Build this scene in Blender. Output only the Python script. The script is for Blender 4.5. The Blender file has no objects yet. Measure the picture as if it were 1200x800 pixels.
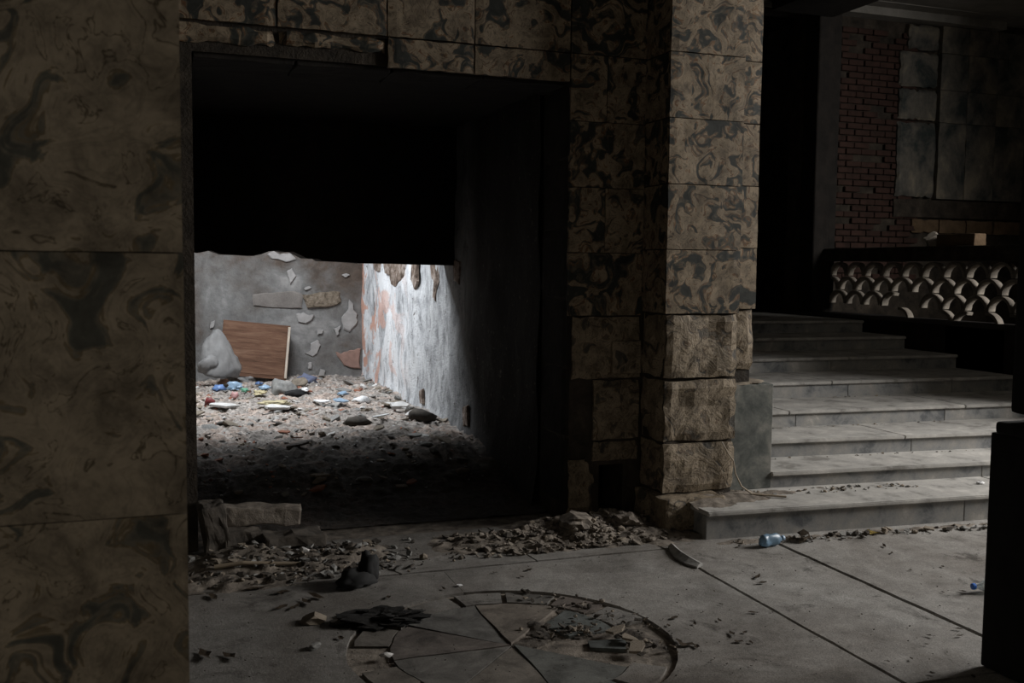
import bpy, bmesh, math, random
from mathutils import Vector, Matrix, noise, Euler
random.seed(7)
C = bpy.context.scene.collection
S = bpy.context.scene
PI = math.pi

# ------------------------------------------------------------ camera
H = 1.6
F = 1167.0
_up = Vector((160, 15500, 1167)).normalized()
_v = Vector((-420, 0, -1167)); _v.y = -(_up.x*_v.x + _up.z*_v.z)/_up.y
_Y = _v.normalized(); _X = _Y.cross(_up)
RM = Matrix((_X, _Y, _up))
cam = bpy.data.cameras.new('camera'); camo = bpy.data.objects.new('camera', cam); C.objects.link(camo)
cam.sensor_width = 36; cam.lens = 36*F/1200; cam.clip_start = .05; cam.clip_end = 200
cam.dof.use_dof = True; cam.dof.focus_distance = 8.0; cam.dof.aperture_fstop = 9
camo.matrix_world = Matrix.Translation((0, 0, H)) @ RM.to_4x4()
S.camera = camo
S.view_settings.view_transform = 'Standard'; S.view_settings.look = 'None'
S.view_settings.gamma = 1; S.view_settings.exposure = 0; S.view_settings.use_curve_mapping = False

def ray(px, py): return RM @ Vector((px-600, 400-py, -F))
def onz(px, py, z=0):
    r = ray(px, py); t = (z-H)/r.z; return Vector((r.x*t, r.y*t, z))
def ony(px, py, Y):
    r = ray(px, py); t = Y/r.y; return Vector((r.x*t, Y, H+r.z*t))

# ------------------------------------------------------------ world + daylight + added fill lamps
W = bpy.data.worlds.new('world'); S.world = W; W.use_nodes = True
bgn = W.node_tree.nodes['Background']; bgn.inputs[0].default_value = (.80, .88, 1, 1); bgn.inputs[1].default_value = .12

def area(name, loc, target, sx, sy, watts, col):
    l = bpy.data.lights.new(name, 'AREA'); l.shape = 'RECTANGLE'; l.size = sx; l.size_y = sy
    l.energy = watts; l.color = col
    o = bpy.data.objects.new(name, l); C.objects.link(o); o.location = loc
    o.rotation_euler = (Vector(target)-Vector(loc)).to_track_quat('-Z', 'Y').to_euler()
    return o
area('daylight_right_window', (9.95, 3.4, 3.5), (3.6, 4.4, .3), 2.6, 1.9, 690, (1, .975, .945))
area('fill_rear_right', (6.6, -1.9, 2.0), (3.0, 5.4, 1.5), 1.6, 1.8, 6.6, (1, .92, .80))  # soft fill lamp added inside the hall; no door stands there
rear_fill = area('fill_rear_left', (-2.2, -2.4, 2.2), (-.1, 1.6, 1.4), 1.0, 1.0, 4.6, (1, .90, .76))  # weak warm lamp added to lift the near column; no window behind
rear_fill.data.spread = math.radians(75)
area('daylight_roof_hole', (.5, 9.55, 3.38), (1.7, 10.4, .3), 1.6, 1.5, 205, (.90, .95, 1))

# ------------------------------------------------------------ helpers
def tag(o, label=None, cat=None, group=None, kind=None):
    if label: o['label'] = label
    if cat: o['category'] = cat
    if group: o['group'] = group
    if kind: o['kind'] = kind
    return o
def link(name, me, mat=None, parent=None, loc=None, rot=None, smooth=False):
    o = bpy.data.objects.new(name, me); C.objects.link(o)
    if mat is not None and len(me.materials) == 0: me.materials.append(mat)
    if loc is not None: o.location = loc
    if rot is not None: o.rotation_euler = rot
    if parent is not None: o.parent = parent
    if smooth: me.polygons.foreach_set('use_smooth', [True]*len(me.polygons))
    return o
def empty(name, loc=(0, 0, 0), rz=0):
    o = bpy.data.objects.new(name, None); C.objects.link(o); o.location = loc; o.rotation_euler = (0, 0, rz)
    o.empty_display_size = .1
    return o
def mesh(name, v, f):
    me = bpy.data.meshes.new(name); me.from_pydata([tuple(p) for p in v], [], f); me.update(); return me
def boxes(name, L):
    v = []; f = []
    for x0, x1, y0, y1, z0, z1 in L:
        b = len(v)
        v += [(x0,y0,z0),(x1,y0,z0),(x1,y1,z0),(x0,y1,z0),(x0,y0,z1),(x1,y0,z1),(x1,y1,z1),(x0,y1,z1)]
        f += [tuple(b+i for i in q) for q in ((0,3,2,1),(4,5,6,7),(0,1,5,4),(1,2,6,5),(2,3,7,6),(3,0,4,7))]
    return mesh(name, v, f)
def bevbox(name, sx, sy, sz, bev=.006, seg=2, jit=0, seed=0):
    bm = bmesh.new(); bmesh.ops.create_cube(bm, size=1)
    bmesh.ops.scale(bm, vec=(sx, sy, sz), verts=bm.verts)
    bmesh.ops.bevel(bm, geom=bm.edges[:], offset=bev, segments=seg, affect='EDGES', profile=.6)
    if jit:
        bmesh.ops.subdivide_edges(bm, edges=[e for e in bm.edges if e.calc_length() > .08], cuts=5, use_grid_fill=True)
        for q in bm.verts:
            n = noise.noise_vector(q.co*9+Vector((seed*3.1, 0, 0))) + .5*noise.noise_vector(q.co*25+Vector((seed*3.1, 0, 0)))
            q.co += n*jit*.9+noise.noise_vector(q.co*60)*jit*.12
    me = bpy.data.meshes.new(name); bm.to_mesh(me); bm.free(); return me
def nz(x, y, z=0): return noise.noise(Vector((x, y, z)))
def fbm(x, y, z=0, o=4):
    a = 0; k = 1; s = 1
    for i in range(o): a += k*noise.noise(Vector((x*s, y*s, z+i*7.3))); k *= .5; s *= 2.1
    return a

# ------------------------------------------------------------ materials
class NT:
    def __init__(s, name):
        s.m = bpy.data.materials.new(name); s.m.use_nodes = True; s.t = s.m.node_tree
        s.b = s.t.nodes['Principled BSDF']; s.b.inputs['Roughness'].default_value = .85
        s.tc = s.n('ShaderNodeTexCoord')
        s.b.inputs['Specular IOR Level'].default_value = .25
    def n(s, t): return s.t.nodes.new(t)
    def l(s, a, b): s.t.links.new(a, b)
    def coords(s, world=False, scale=(1, 1, 1), rnd=True):
        mp = s.n('ShaderNodeMapping'); mp.inputs['Scale'].default_value = scale
        if world:
            g = s.n('ShaderNodeNewGeometry'); s.l(g.outputs['Position'], mp.inputs['Vector'])
        else:
            s.l(s.tc.outputs['Object'], mp.inputs['Vector'])
            if rnd:
                oi = s.n('ShaderNodeObjectInfo'); mu = s.n('ShaderNodeMath'); mu.operation = 'MULTIPLY'; mu.inputs[1].default_value = 37
                s.l(oi.outputs['Random'], mu.inputs[0])
                cx = s.n('ShaderNodeCombineXYZ')
                for i in range(3): s.l(mu.outputs[0], cx.inputs[i])
                s.l(cx.outputs[0], mp.inputs['Location'])
        return mp.outputs[0]
    def noise(s, vec, scale, detail=4, rough=.55, dist=0):
        q = s.n('ShaderNodeTexNoise'); s.l(vec, q.inputs['Vector'])
        q.inputs['Scale'].default_value = scale; q.inputs['Detail'].default_value = detail
        q.inputs['Roughness'].default_value = rough; q.inputs['Distortion'].default_value = dist
        return q.outputs['Fac']
    def ramp(s, fac, stops, const=False):
        r = s.n('ShaderNodeValToRGB'); s.l(fac, r.inputs[0]); e = r.color_ramp.elements
        if const: r.color_ramp.interpolation = 'CONSTANT'
        while len(e) < len(stops): e.new(1)
        for i, (p, c) in enumerate(stops):
            e[i].position = p; e[i].color = (c[0], c[1], c[2], 1) if hasattr(c, '__len__') else (c, c, c, 1)
        return r.outputs[0]
    def mix(s, fac, a, b, mode='MIX'):
        q = s.n('ShaderNodeMix'); q.data_type = 'RGBA'; q.blend_type = mode
        if isinstance(fac, (int, float)): q.inputs[0].default_value = fac
        else: s.l(fac, q.inputs[0])
        for i, c in ((6, a), (7, b)):
            if isinstance(c, tuple): q.inputs[i].default_value = (*c, 1)
            else: s.l(c, q.inputs[i])
        return q.outputs[2]
    def bump(s, h, strength=.5, dist=.01):
        b = s.n('ShaderNodeBump'); b.inputs['Strength'].default_value = strength; b.inputs['Distance'].default_value = dist
        s.l(h, b.inputs['Height']); s.l(b.outputs[0], s.b.inputs['Normal'])
    def col(s, c):
        if isinstance(c, tuple): s.b.inputs['Base Color'].default_value = (*c, 1)
        else: s.l(c, s.b.inputs['Base Color'])
        return s.m

def mat_marble(name, tan=(.265, .208, .142), dark=(.030, .032, .027), rust=(.14, .065, .025), sc=4.6, bumpd=.006, bs=.5, cover=.50, ln=.4):
    t = NT(name); v = t.coords(scale=(1, 1, 1))
    w = t.n('ShaderNodeTexNoise'); t.l(v, w.inputs['Vector']); w.inputs['Scale'].default_value = sc*.8; w.inputs['Detail'].default_value = 2
    sc_ = t.n('ShaderNodeVectorMath'); sc_.operation = 'SCALE'; sc_.inputs['Scale'].default_value = 1.1
    t.l(w.outputs['Color'], sc_.inputs[0])
    ad = t.n('ShaderNodeVectorMath'); ad.operation = 'ADD'; t.l(v, ad.inputs[0]); t.l(sc_.outputs[0], ad.inputs[1])
    n1 = t.noise(ad.outputs[0], sc, 5, .55, .9)
    k = cover
    base = t.ramp(n1, [(0, tuple(c*.6 for c in dark)), (k-.08, dark), (k-.035, tuple((a*.35+b*.65) for a, b in zip(tan, dark))), (k-.015, rust), (k, tan),
                       (k+.05, tuple(c*.85 for c in tan)), (k+.06, tuple(c*ln for c in tan)), (k+.072, tuple(c*.95 for c in tan)), (k+.14, tuple(c*.9 for c in tan)), (k+.15, tuple(c*.45 for c in rust)), (k+.165, tan), (k+.24, tuple(c*.8 for c in tan))])
    n2 = t.noise(v, 11, 6, .7, .4)
    c = t.mix(.75, base, t.ramp(n2, [(.34, (.22, .21, .20)), (.6, (1, 1, 1))]), 'MULTIPLY')
    n3 = t.noise(v, 70, 4, .7)
    c = t.mix(.35, c, t.ramp(n3, [(.3, (.5, .5, .5)), (.7, (1, 1, 1))]), 'MULTIPLY')
    md = t.mix(.35, n1, n2); md = t.mix(.15, md, n3)
    t.bump(md, bs, bumpd); t.b.inputs['Roughness'].default_value = .75
    return t.col(c)
M = {}
M['marble'] = mat_marble('swirled_marble')
M['marble_worn'] = mat_marble('worn_swirled_marble', tan=(.27, .215, .15), dark=(.07, .062, .05), rust=(.11, .07, .04), bumpd=.03, bs=.8, cover=.44)
M['marble_near'] = mat_marble('near_swirled_marble', tan=(.25, .212, .160), dark=(.065, .066, .056), rust=(.12, .09, .05), sc=5.2, bumpd=.002, bs=.3, cover=.455, ln=.7)

def mat_simple(name, stops, sc=6, detail=6, rough=.65, dist=.3, world=False, bumpd=.01, bs=.6, fine=60, rg=.9, scale=(1, 1, 1), rnd=True):
    t = NT(name); v = t.coords(world=world, scale=scale, rnd=rnd)
    n1 = t.noise(v, sc, detail, rough, dist); n2 = t.noise(v, fine, 3, .7)
    c = t.mix(.3, t.ramp(n1, stops), t.ramp(n2, [(.3, (.45, .45, .45)), (.7, (1, 1, 1))]), 'MULTIPLY')
    t.bump(t.mix(.3, n1, n2), bs, bumpd); t.b.inputs['Roughness'].default_value = rg
    return t.col(c)
M['mortar'] = mat_simple('dark_mortar', [(.3, (.012, .010, .008)), (.55, (.04, .032, .024)), (.75, (.075, .06, .045))], bumpd=.03)
M['near_black'] = mat_simple('near_black_plaster', [(.3, (.008, .007, .006)), (.7, (.022, .018, .015))], bumpd=.02)  # near-black colour; on passage and reveals it stands in for shade
M['shade_black_stone'] = mat_simple('shade_black_stone', [(.3, (.006, .006, .006)), (.7, (.016, .015, .014))], bumpd=.004)  # colour this dark stands in for the column's unlit side
M['step'] = mat_simple('dusty_grey_marble', [(.34, (.10, .105, .11)), (.46, (.22, .22, .215)), (.58, (.27, .26, .24)), (.66, (.36, .34, .31))], sc=4.5, fine=90, bumpd=.003, rg=.7)
M['tread'] = mat_simple('dusty_tread_marble', [(.34, (.19, .18, .165)), (.45, (.33, .32, .30)), (.56, (.38, .365, .34)), (.66, (.48, .46, .43))], sc=5, fine=70, bumpd=.004, rg=.8)
M['greyblock'] = mat_simple('grey_marble_block', [(.36, (.05, .055, .052)), (.5, (.11, .115, .105)), (.62, (.19, .185, .165))], sc=5, bumpd=.003)
M['dust'] = mat_simple('rubble_dust', [(.3, (.06, .05, .042)), (.5, (.17, .145, .12)), (.7, (.30, .26, .215))], sc=14, fine=120, bumpd=.02, world=True)
M['darkdirt'] = mat_simple('dark_dirt', [(.3, (.03, .026, .022)), (.5, (.085, .072, .06)), (.7, (.17, .145, .12))], sc=18, fine=140, bumpd=.015, world=True)
M['chunk_tan'] = mat_simple('tan_mortar_chunk', [(.3, (.12, .10, .08)), (.7, (.32, .27, .21))], sc=12, bumpd=.008)
M['chunk_grey'] = mat_simple('grey_plaster_chunk', [(.3, (.12, .12, .115)), (.7, (.34, .33, .31))], sc=12, bumpd=.008)
M['chunk_white'] = mat_simple('white_plaster_shard', [(.3, (.40, .39, .38)), (.7, (.72, .70, .67))], sc=12, bumpd=.004)
M['chunk_brick'] = mat_simple('red_brick_chunk', [(.3, (.16, .06, .035)), (.7, (.38, .17, .11))], sc=14, bumpd=.008)
M['chunk_dark'] = mat_simple('dark_rubble_chunk', [(.3, (.03, .026, .022)), (.7, (.10, .085, .07))], sc=12, bumpd=.01)
M['brick'] = mat_simple('old_red_brick', [(.3, (.022, .012, .009)), (.7, (.055, .028, .021))], sc=6, bumpd=.01)
M['panel'] = mat_simple('weathered_cement_panel', [(.36, (.03, .037, .035)), (.46, (.085, .08, .07)), (.54, (.12, .11, .09)), (.64, (.19, .165, .125))], sc=2.6, fine=30, bumpd=.006, scale=(1, 1, .8))
M['ochre'] = mat_simple('ochre_stone_band', [(.3, (.07, .045, .024)), (.7, (.15, .10, .06))], sc=5)
M['terracotta'] = mat_simple('pale_fired_clay', [(.3, (.19, .165, .14)), (.7, (.36, .32, .265))], sc=8, bumpd=.003)
M['brown_wall'] = mat_simple('brown_plaster', [(.3, (.07, .045, .028)), (.7, (.20, .13, .08))], sc=2, world=True)
M['concrete'] = mat_simple('pale_concrete', [(.3, (.12, .115, .10)), (.7, (.26, .245, .22))], sc=2, world=True)
M['leaf'] = mat_simple('dry_leaf', [(.3, (.02, .014, .009)), (.7, (.06, .04, .022))], sc=20)
M['leaf_yellow'] = mat_simple('yellowed_leaf', [(.3, (.16, .11, .02)), (.7, (.33, .24, .06))], sc=20)
M['rag'] = mat_simple('black_cloth', [(.3, (.008, .008, .008)), (.7, (.02, .018, .016))], sc=30)

def mat_slab():
    t = NT('dusty_floor_slab'); v = t.coords(world=True)
    n1 = t.noise(v, 1.1, 6, .65, .5); n2 = t.noise(v, 7, 6, .7, .2); n3 = t.noise(v, 130, 3, .7); n4 = t.noise(v, 3.1, 7, .75, .8)
    c = t.ramp(n1, [(.3, (.17, .15, .13)), (.5, (.28, .265, .245)), (.7, (.37, .36, .34))])
    c = t.mix(.7, c, t.ramp(n2, [(.3, (.50, .49, .48)), (.6, (1, 1, 1))]), 'MULTIPLY')
    c = t.mix(.75, c, t.ramp(n4, [(.33, (.16, .145, .13)), (.43, (1, 1, 1))]), 'MULTIPLY')
    c = t.mix(.45, c, t.ramp(n3, [(.35, (.25, .25, .25)), (.62, (1.1, 1.1, 1.1))]), 'MULTIPLY')
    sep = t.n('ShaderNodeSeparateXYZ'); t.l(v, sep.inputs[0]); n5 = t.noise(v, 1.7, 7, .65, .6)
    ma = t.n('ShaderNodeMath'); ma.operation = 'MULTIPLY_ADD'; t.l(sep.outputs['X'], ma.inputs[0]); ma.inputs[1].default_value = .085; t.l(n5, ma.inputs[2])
    c = t.mix(t.ramp(ma.outputs[0], [(.55, .85), (.76, 0)]), c, t.mix(.5, c, (.035, .029, .023)))  # dirt patches, thickened leftward to paint in the hall light falling off
    t.bump(t.mix(.4, n2, n3), .7, .008); return t.col(c)
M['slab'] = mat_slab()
def mat_medal():
    t = NT('floor_medallion_stone'); v = t.coords(world=True); oi = t.n('ShaderNodeObjectInfo')
    n2 = t.noise(v, 6, 6, .7, .4); n3 = t.noise(v, 110, 3, .7)
    base = t.ramp(oi.outputs['Random'], [(0, (.11, .12, .115)), (.35, (.18, .155, .13)), (.7, (.14, .135, .125)), (1, (.17, .115, .09))])
    c = t.mix(.8, base, t.ramp(n2, [(.33, (.2, .19, .18)), (.62, (1.1, 1.1, 1.1))]), 'MULTIPLY')
    c = t.mix(.4, c, t.ramp(n3, [(.3, (.4, .4, .4)), (.65, (1, 1, 1))]), 'MULTIPLY')
    t.bump(t.mix(.4, n2, n3), .5, .006); return t.col(c)
M['medal'] = mat_medal()
def mat_white():
    t = NT('peeling_white_plaster'); v = t.coords(world=True, scale=(1, 1, 1)); vs = t.coords(world=True, scale=(1, 1.3, .75))
    n1 = t.noise(vs, 3.2, 8, .72, .5); n2 = t.noise(vs, 7, 5, .6, .6); n3 = t.noise(v, 2.1, 6, .6, .6); n4 = t.noise(v, 40, 4, .7)
    c = t.ramp(n1, [(.32, (.20, .20, .20)), (.43, (.45, .46, .48)), (.52, (.74, .75, .77)), (.75, (.82, .82, .82))])
    c = t.mix(.55, c, t.ramp(n2, [(.34, (.40, .40, .41)), (.42, (.9, .9, .9)), (.6, (1, 1, 1))]), 'MULTIPLY')
    sep = t.n('ShaderNodeSeparateXYZ'); g = t.n('ShaderNodeNewGeometry'); t.l(g.outputs['Position'], sep.inputs[0])
    mr = t.n('ShaderNodeMapRange'); mr.inputs[1].default_value = 9.6; mr.inputs[2].default_value = 11.6; t.l(sep.outputs['Y'], mr.inputs[0])
    pf = t.ramp(n3, [(.52, 0), (.56, 1)])
    mu = t.n('ShaderNodeMath'); mu.operation = 'MULTIPLY'; t.l(pf, mu.inputs[0]); t.l(mr.outputs[0], mu.inputs[1])
    c = t.mix(mu.outputs[0], c, (.62, .36, .28))
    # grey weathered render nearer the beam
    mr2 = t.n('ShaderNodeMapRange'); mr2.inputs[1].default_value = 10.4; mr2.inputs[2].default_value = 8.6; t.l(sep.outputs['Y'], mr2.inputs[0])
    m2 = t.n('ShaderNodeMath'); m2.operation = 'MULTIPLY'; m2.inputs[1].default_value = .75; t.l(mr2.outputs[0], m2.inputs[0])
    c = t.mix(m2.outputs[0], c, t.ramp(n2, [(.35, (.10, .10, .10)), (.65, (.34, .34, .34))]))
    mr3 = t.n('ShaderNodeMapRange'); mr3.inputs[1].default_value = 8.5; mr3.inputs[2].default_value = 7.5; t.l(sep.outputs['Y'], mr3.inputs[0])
    c = t.mix(mr3.outputs[0], c, (.02, .018, .016))  # passage shade painted into the wall colour, fading in past the beam
    pit = t.ramp(t.noise(v, 17, 5, .75, .3), [(.33, 1), (.40, 0)])
    c = t.mix(pit, c, (.10, .085, .075))
    t.bump(t.mix(.4, n1, n4), .8, .04); return t.col(c)
M['white'] = mat_white()
def mat_back():
    t = NT('stained_grey_render'); v = t.coords(world=True)
    n1 = t.noise(v, 1.5, 7, .6, .5); n2 = t.noise(v, 9, 6, .7, .3); n3 = t.noise(v, 50, 3, .7)
    c = t.ramp(n1, [(.36, (.085, .065, .052)), (.46, (.13, .12, .112)), (.56, (.17, .165, .16)), (.66, (.26, .25, .24))])
    c = t.mix(.6, c, t.ramp(n2, [(.3, (.45, .45, .45)), (.6, (1.05, 1.05, 1.05))]), 'MULTIPLY')
    t.bump(t.mix(.4, n2, n3), .7, .02); return t.col(c)
M['back'] = mat_back()
def mat_bed():
    t = NT('mixed_rubble_bed'); v = t.coords(world=True)
    n1 = t.noise(v, 2.3, 5, .6, .5); n2 = t.noise(v, 22, 6, .75, .3)
    vo = t.n('ShaderNodeTexVoronoi'); t.l(v, vo.inputs['Vector']); vo.inputs['Scale'].default_value = 38
    c = t.ramp(n1, [(.3, (.24, .205, .18)), (.48, (.42, .38, .345)), (.55, (.46, .36, .30)), (.66, (.46, .44, .41))])
    c = t.mix(.5, c, t.ramp(vo.outputs['Color'], [(.15, (.25, .22, .2)), (.6, (.95, .95, .95)), (.9, (1.6, 1.6, 1.6))]), 'MULTIPLY')
    c = t.mix(.6, c, t.ramp(n2, [(.35, (.3, .3, .3)), (.6, (1.1, 1.1, 1.1))]), 'MULTIPLY')
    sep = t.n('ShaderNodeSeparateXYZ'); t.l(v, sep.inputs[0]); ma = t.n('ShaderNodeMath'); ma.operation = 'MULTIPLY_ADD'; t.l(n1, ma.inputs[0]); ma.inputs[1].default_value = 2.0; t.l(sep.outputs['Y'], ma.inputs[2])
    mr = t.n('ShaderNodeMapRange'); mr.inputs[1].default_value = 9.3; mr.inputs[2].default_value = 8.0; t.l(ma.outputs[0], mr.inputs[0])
    c = t.mix(mr.outputs[0], c, t.mix(.85, c, (.02, .017, .014)))  # near end darkened in colour to paint the shade of the passage
    t.bump(n2, .8, .03); return t.col(c)
M['bed'] = mat_bed()
def mat_wood():
    t = NT('brown_wood_board'); v = t.coords(scale=(.35, 1, 5), rnd=False)
    n1 = t.noise(v, 4, 6, .7, .4); n2 = t.noise(v, 24, 4, .7, .2)
    c = t.ramp(n1, [(.3, (.06, .030, .018)), (.5, (.13, .068, .042)), (.7, (.20, .12, .08))])
    c = t.mix(.5, c, t.ramp(n2, [(.35, (.45, .4, .35)), (.6, (1, 1, 1))]), 'MULTIPLY')
    t.bump(n2, .4, .004); return t.col(c)
M['wood'] = mat_wood()
def flat(name, col, rg=.6, trans=0, bs=0, dusty=False):
    t = NT(name); v = t.coords(); n = t.noise(v, 14, 4, .6)
    if dusty: col = tuple(q*.55+.11 for q in col)
    c = t.mix(.45, col, t.ramp(n, [(.3, (.45, .45, .45)), (.65, (1.1, 1.1, 1.1))]), 'MULTIPLY')
    t.b.inputs['Roughness'].default_value = rg; t.b.inputs['Transmission Weight'].default_value = trans
    t.b.inputs['Specular IOR Level'].default_value = .5
    if bs: t.bump(n, bs, .01)
    return t.col(c)
M['wood_pale'] = flat('pale_chipped_edge', (.45, .38, .31)); M['wood_grey'] = flat('grey_weathered_wood', (.16, .14, .12))
M['bag'] = flat('dusty_white_sack', (.19, .185, .18), .7, bs=.3); M['blue_cloth'] = flat('navy_blue_cloth', (.03, .06, .19), .9, bs=.5, dusty=True)
M['blue'] = flat('bright_blue_plastic', (.05, .22, .62), .4, dusty=True); M['blue_pale'] = flat('pale_blue_plastic', (.30, .50, .72), .3, dusty=True)
M['yellow'] = flat('yellow_paper', (.62, .50, .22), dusty=True); M['orange'] = flat('orange_wrapper', (.55, .22, .06), dusty=True); M['green'] = flat('green_plastic', (.06, .42, .22), .3, dusty=True)
M['paper'] = flat('white_paper', (.75, .75, .75)); M['pink'] = flat('pink_wrapper', (.65, .27, .25), dusty=True); M['darkred'] = flat('dark_red_plastic', (.16, .02, .02))
M['blackp'] = flat('black_leather', (.01, .01, .01), .9); M['bottle_blue'] = flat('crushed_pale_blue_bottle', (.16, .26, .36), .4, .3)
M['clear'] = flat('clear_bottle_plastic', (.75, .8, .8), .1, .75); M['cap'] = flat('vivid_blue_cap', (.02, .16, .65), .35)
M['root'] = flat('pale_dry_root', (.26, .21, .15))

# ------------------------------------------------------------ builders
_tn = [0]
def tile_mesh(w, h, t=.03, rough=.002, edge=.004, n=None, chip=0):
    """ragged rectangular piece, front at y=0 facing -Y, back at y=t, centred"""
    _tn[0] += 1; sd = _tn[0]*5.17
    nx = max(3, min(14, int(w/.05))) if n is None else n; nzv = max(3, min(14, int(h/.05))) if n is None else n
    v = []; f = []
    for j in range(nzv+1):
        for i in range(nx+1):
            x = -w/2+w*i/nx; z = -h/2+h*j/nzv
            ex = min(i, nx-i) == 0; ez = min(j, nzv-j) == 0
            dx = dz = 0; dy = rough*(1.6*fbm(x*5, z*5, sd, 3))
            if ex: dx = -math.copysign(1, x)*edge*(.4+abs(fbm(z*14, sd, 0, 2))*1.8); dy += edge*.8
            if ez: dz = -math.copysign(1, z)*edge*(.4+abs(fbm(x*14, sd, 5, 2))*1.8); dy += edge*.8
            if chip:
                k = fbm(x*4, z*4, sd+9, 3)
                if k > .15: dy += chip*min(1, (k-.15)*6)
            v.append((x+dx, dy, z+dz))
    N = (nx+1)
    for j in range(nzv):
        for i in range(nx):
            a = j*N+i; f.append((a, a+1, a+N+1, a+N))
    ring = [i for i in range(nx)] + [j*N+nx for j in range(nzv)] + [nzv*N+nx-i for i in range(nx)] + [(nzv-j)*N for j in range(nzv)]
    b = len(v)
    for r in ring: v.append((v[r][0], t, v[r][2]))
    k = len(ring)
    for i in range(k): f.append((ring[i], b+i, b+(i+1) % k, ring[(i+1) % k]))
    return mesh('tile', v, f)
def tile(parent, x0, x1, z0, z1, y, mat, name='tile', t=.03, gap=.002, rot=None, **kw):
    me = tile_mesh(x1-x0-gap, z1-z0-gap, t, **kw)
    jy = random.uniform(-.003, .003)
    return link(name, me, mat, parent, ((x0+x1)/2, y+jy, (z0+z1)/2), rot)
def poly_slab(name, pts, z, t, mat, parent=None, jit=.004, step=.09, tilt=0, top_noise=0):
    """outline polygon (x,y) extruded down from z; edges ragged; origin at centroid"""
    out = []
    for i, p in enumerate(pts):
        q = pts[(i+1) % len(pts)]; L = math.hypot(q[0]-p[0], q[1]-p[1]); n = max(1, int(L/step))
        for k in range(n):
            s = k/n; x = p[0]+(q[0]-p[0])*s; y = p[1]+(q[1]-p[1])*s
            out.append((x+jit*fbm(x*13, y*13, 1, 2)*1.6, y+jit*fbm(x*13, y*13, 8, 2)*1.6))
    cx = sum(p[0] for p in out)/len(out); cy = sum(p[1] for p in out)/len(out)
    bm = bmesh.new()
    top = [bm.verts.new((x-cx, y-cy, 0)) for x, y in out]
    fc = bm.faces.new(top)
    if fc.normal.z < 0: bmesh.ops.reverse_faces(bm, faces=[fc])
    bm.normal_update()
    if fc.normal.z < 0: fc.normal_flip()
    r = bmesh.ops.inset_region(bm, faces=[fc], thickness=.004, depth=.0, use_even_offset=False)
    for q in top: q.co.z = -.004
    low = bmesh.ops.extrude_edge_only(bm, edges=[e for e in bm.edges if e.is_boundary])
    for g in low['geom']:
        if isinstance(g, bmesh.types.BMVert): g.co.z = -t
    bmesh.ops.recalc_face_normals(bm, faces=bm.faces[:])
    bm.normal_update()
    big = max(bm.faces, key=lambda q: q.calc_area())
    if big.normal.z < 0: bmesh.ops.reverse_faces(bm, faces=bm.faces[:])
    me = bpy.data.meshes.new(name); bm.to_mesh(me); bm.free()
    o = link(name, me, mat, parent, (cx, cy, z), (random.uniform(-tilt, tilt), random.uniform(-tilt, tilt), 0))
    return o
def heightfield(name, x0, x1, y0, y1, nx, ny, fn, mat, clip=None):
    v = []; f = []; ok = {}
    for j in range(ny+1):
        for i in range(nx+1):
            x = x0+(x1-x0)*i/nx; y = y0+(y1-y0)*j/ny
            v.append((x, y, fn(x, y)))
    for j in range(ny):
        for i in range(nx):
            a = j*(nx+1)+i; q = (a, a+1, a+nx+2, a+nx+1)
            if clip is None or any(v[k][2] > clip for k in q): f.append(q)
    used = sorted({k for q in f for k in q}); mp = {k: i for i, k in enumerate(used)}
    me = mesh(name, [v[k] for k in used], [tuple(mp[k] for k in q) for q in f])
    return link(name, me, mat, smooth=True)
def tube_mesh(name, pts, r0, r1=None, seg=8):
    r1 = r0 if r1 is None else r1; v = []; f = []; n = len(pts); P = [Vector(p) for p in pts]
    for i, p in enumerate(P):
        d = (P[min(i+1, n-1)]-P[max(i-1, 0)]).normalized()
        a = d.cross(Vector((0, 0, 1)));  a = a.normalized() if a.length > .05 else Vector((1, 0, 0)); b = d.cross(a)
        r = r0+(r1-r0)*i/(n-1)
        for k in range(seg):
            t = 2*PI*k/seg; v.append(p+a*math.cos(t)*r+b*math.sin(t)*r)
    for i in range(n-1):
        for k in range(seg): f.append((i*seg+k, i*seg+(k+1) % seg, (i+1)*seg+(k+1) % seg, (i+1)*seg+k))
    f.append(tuple(range(seg))[::-1]); f.append(tuple((n-1)*seg+k for k in range(seg)))
    return mesh(name, v, f)
def lathe(name, prof, seg=16):
    v = []; f = []; n = len(prof)
    for r, z in prof:
        for k in range(seg): t = 2*PI*k/seg; v.append((r*math.cos(t), r*math.sin(t), z))
    for i in range(n-1):
        for k in range(seg): f.append((i*seg+k, i*seg+(k+1) % seg, (i+1)*seg+(k+1) % seg, (i+1)*seg+k))
    f.append(tuple(range(seg))[::-1]); f.append(tuple((n-1)*seg+k for k in range(seg)))
    return mesh(name, v, f)
def rock_mesh(name, sx, sy, sz, seed, sub=2, j=.35, fr=1.6, cuts=3):
    bm = bmesh.new(); bmesh.ops.create_icosphere(bm, subdivisions=sub, radius=1)
    rr = random.Random(seed)
    for q in bm.verts:
        q.co *= 1+j*noise.noise(q.co*fr+Vector((seed*7.7, 0, 0)))+.4*j*noise.noise(q.co*fr*3+Vector((seed*7.7, 3, 0)))
    for k in range(cuts):      # facets
        n = Vector((rr.uniform(-1, 1), rr.uniform(-1, 1), rr.uniform(-1, 1))).normalized(); d = rr.uniform(.45, .7)
        for q in bm.verts:
            s = q.co.dot(n)
            if s > d: q.co -= n*(s-d)
    for q in bm.verts: q.co = Vector((q.co.x*sx, q.co.y*sy, q.co.z*sz))
    me = bpy.data.meshes.new(name); bm.to_mesh(me); bm.free(); return me
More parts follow.
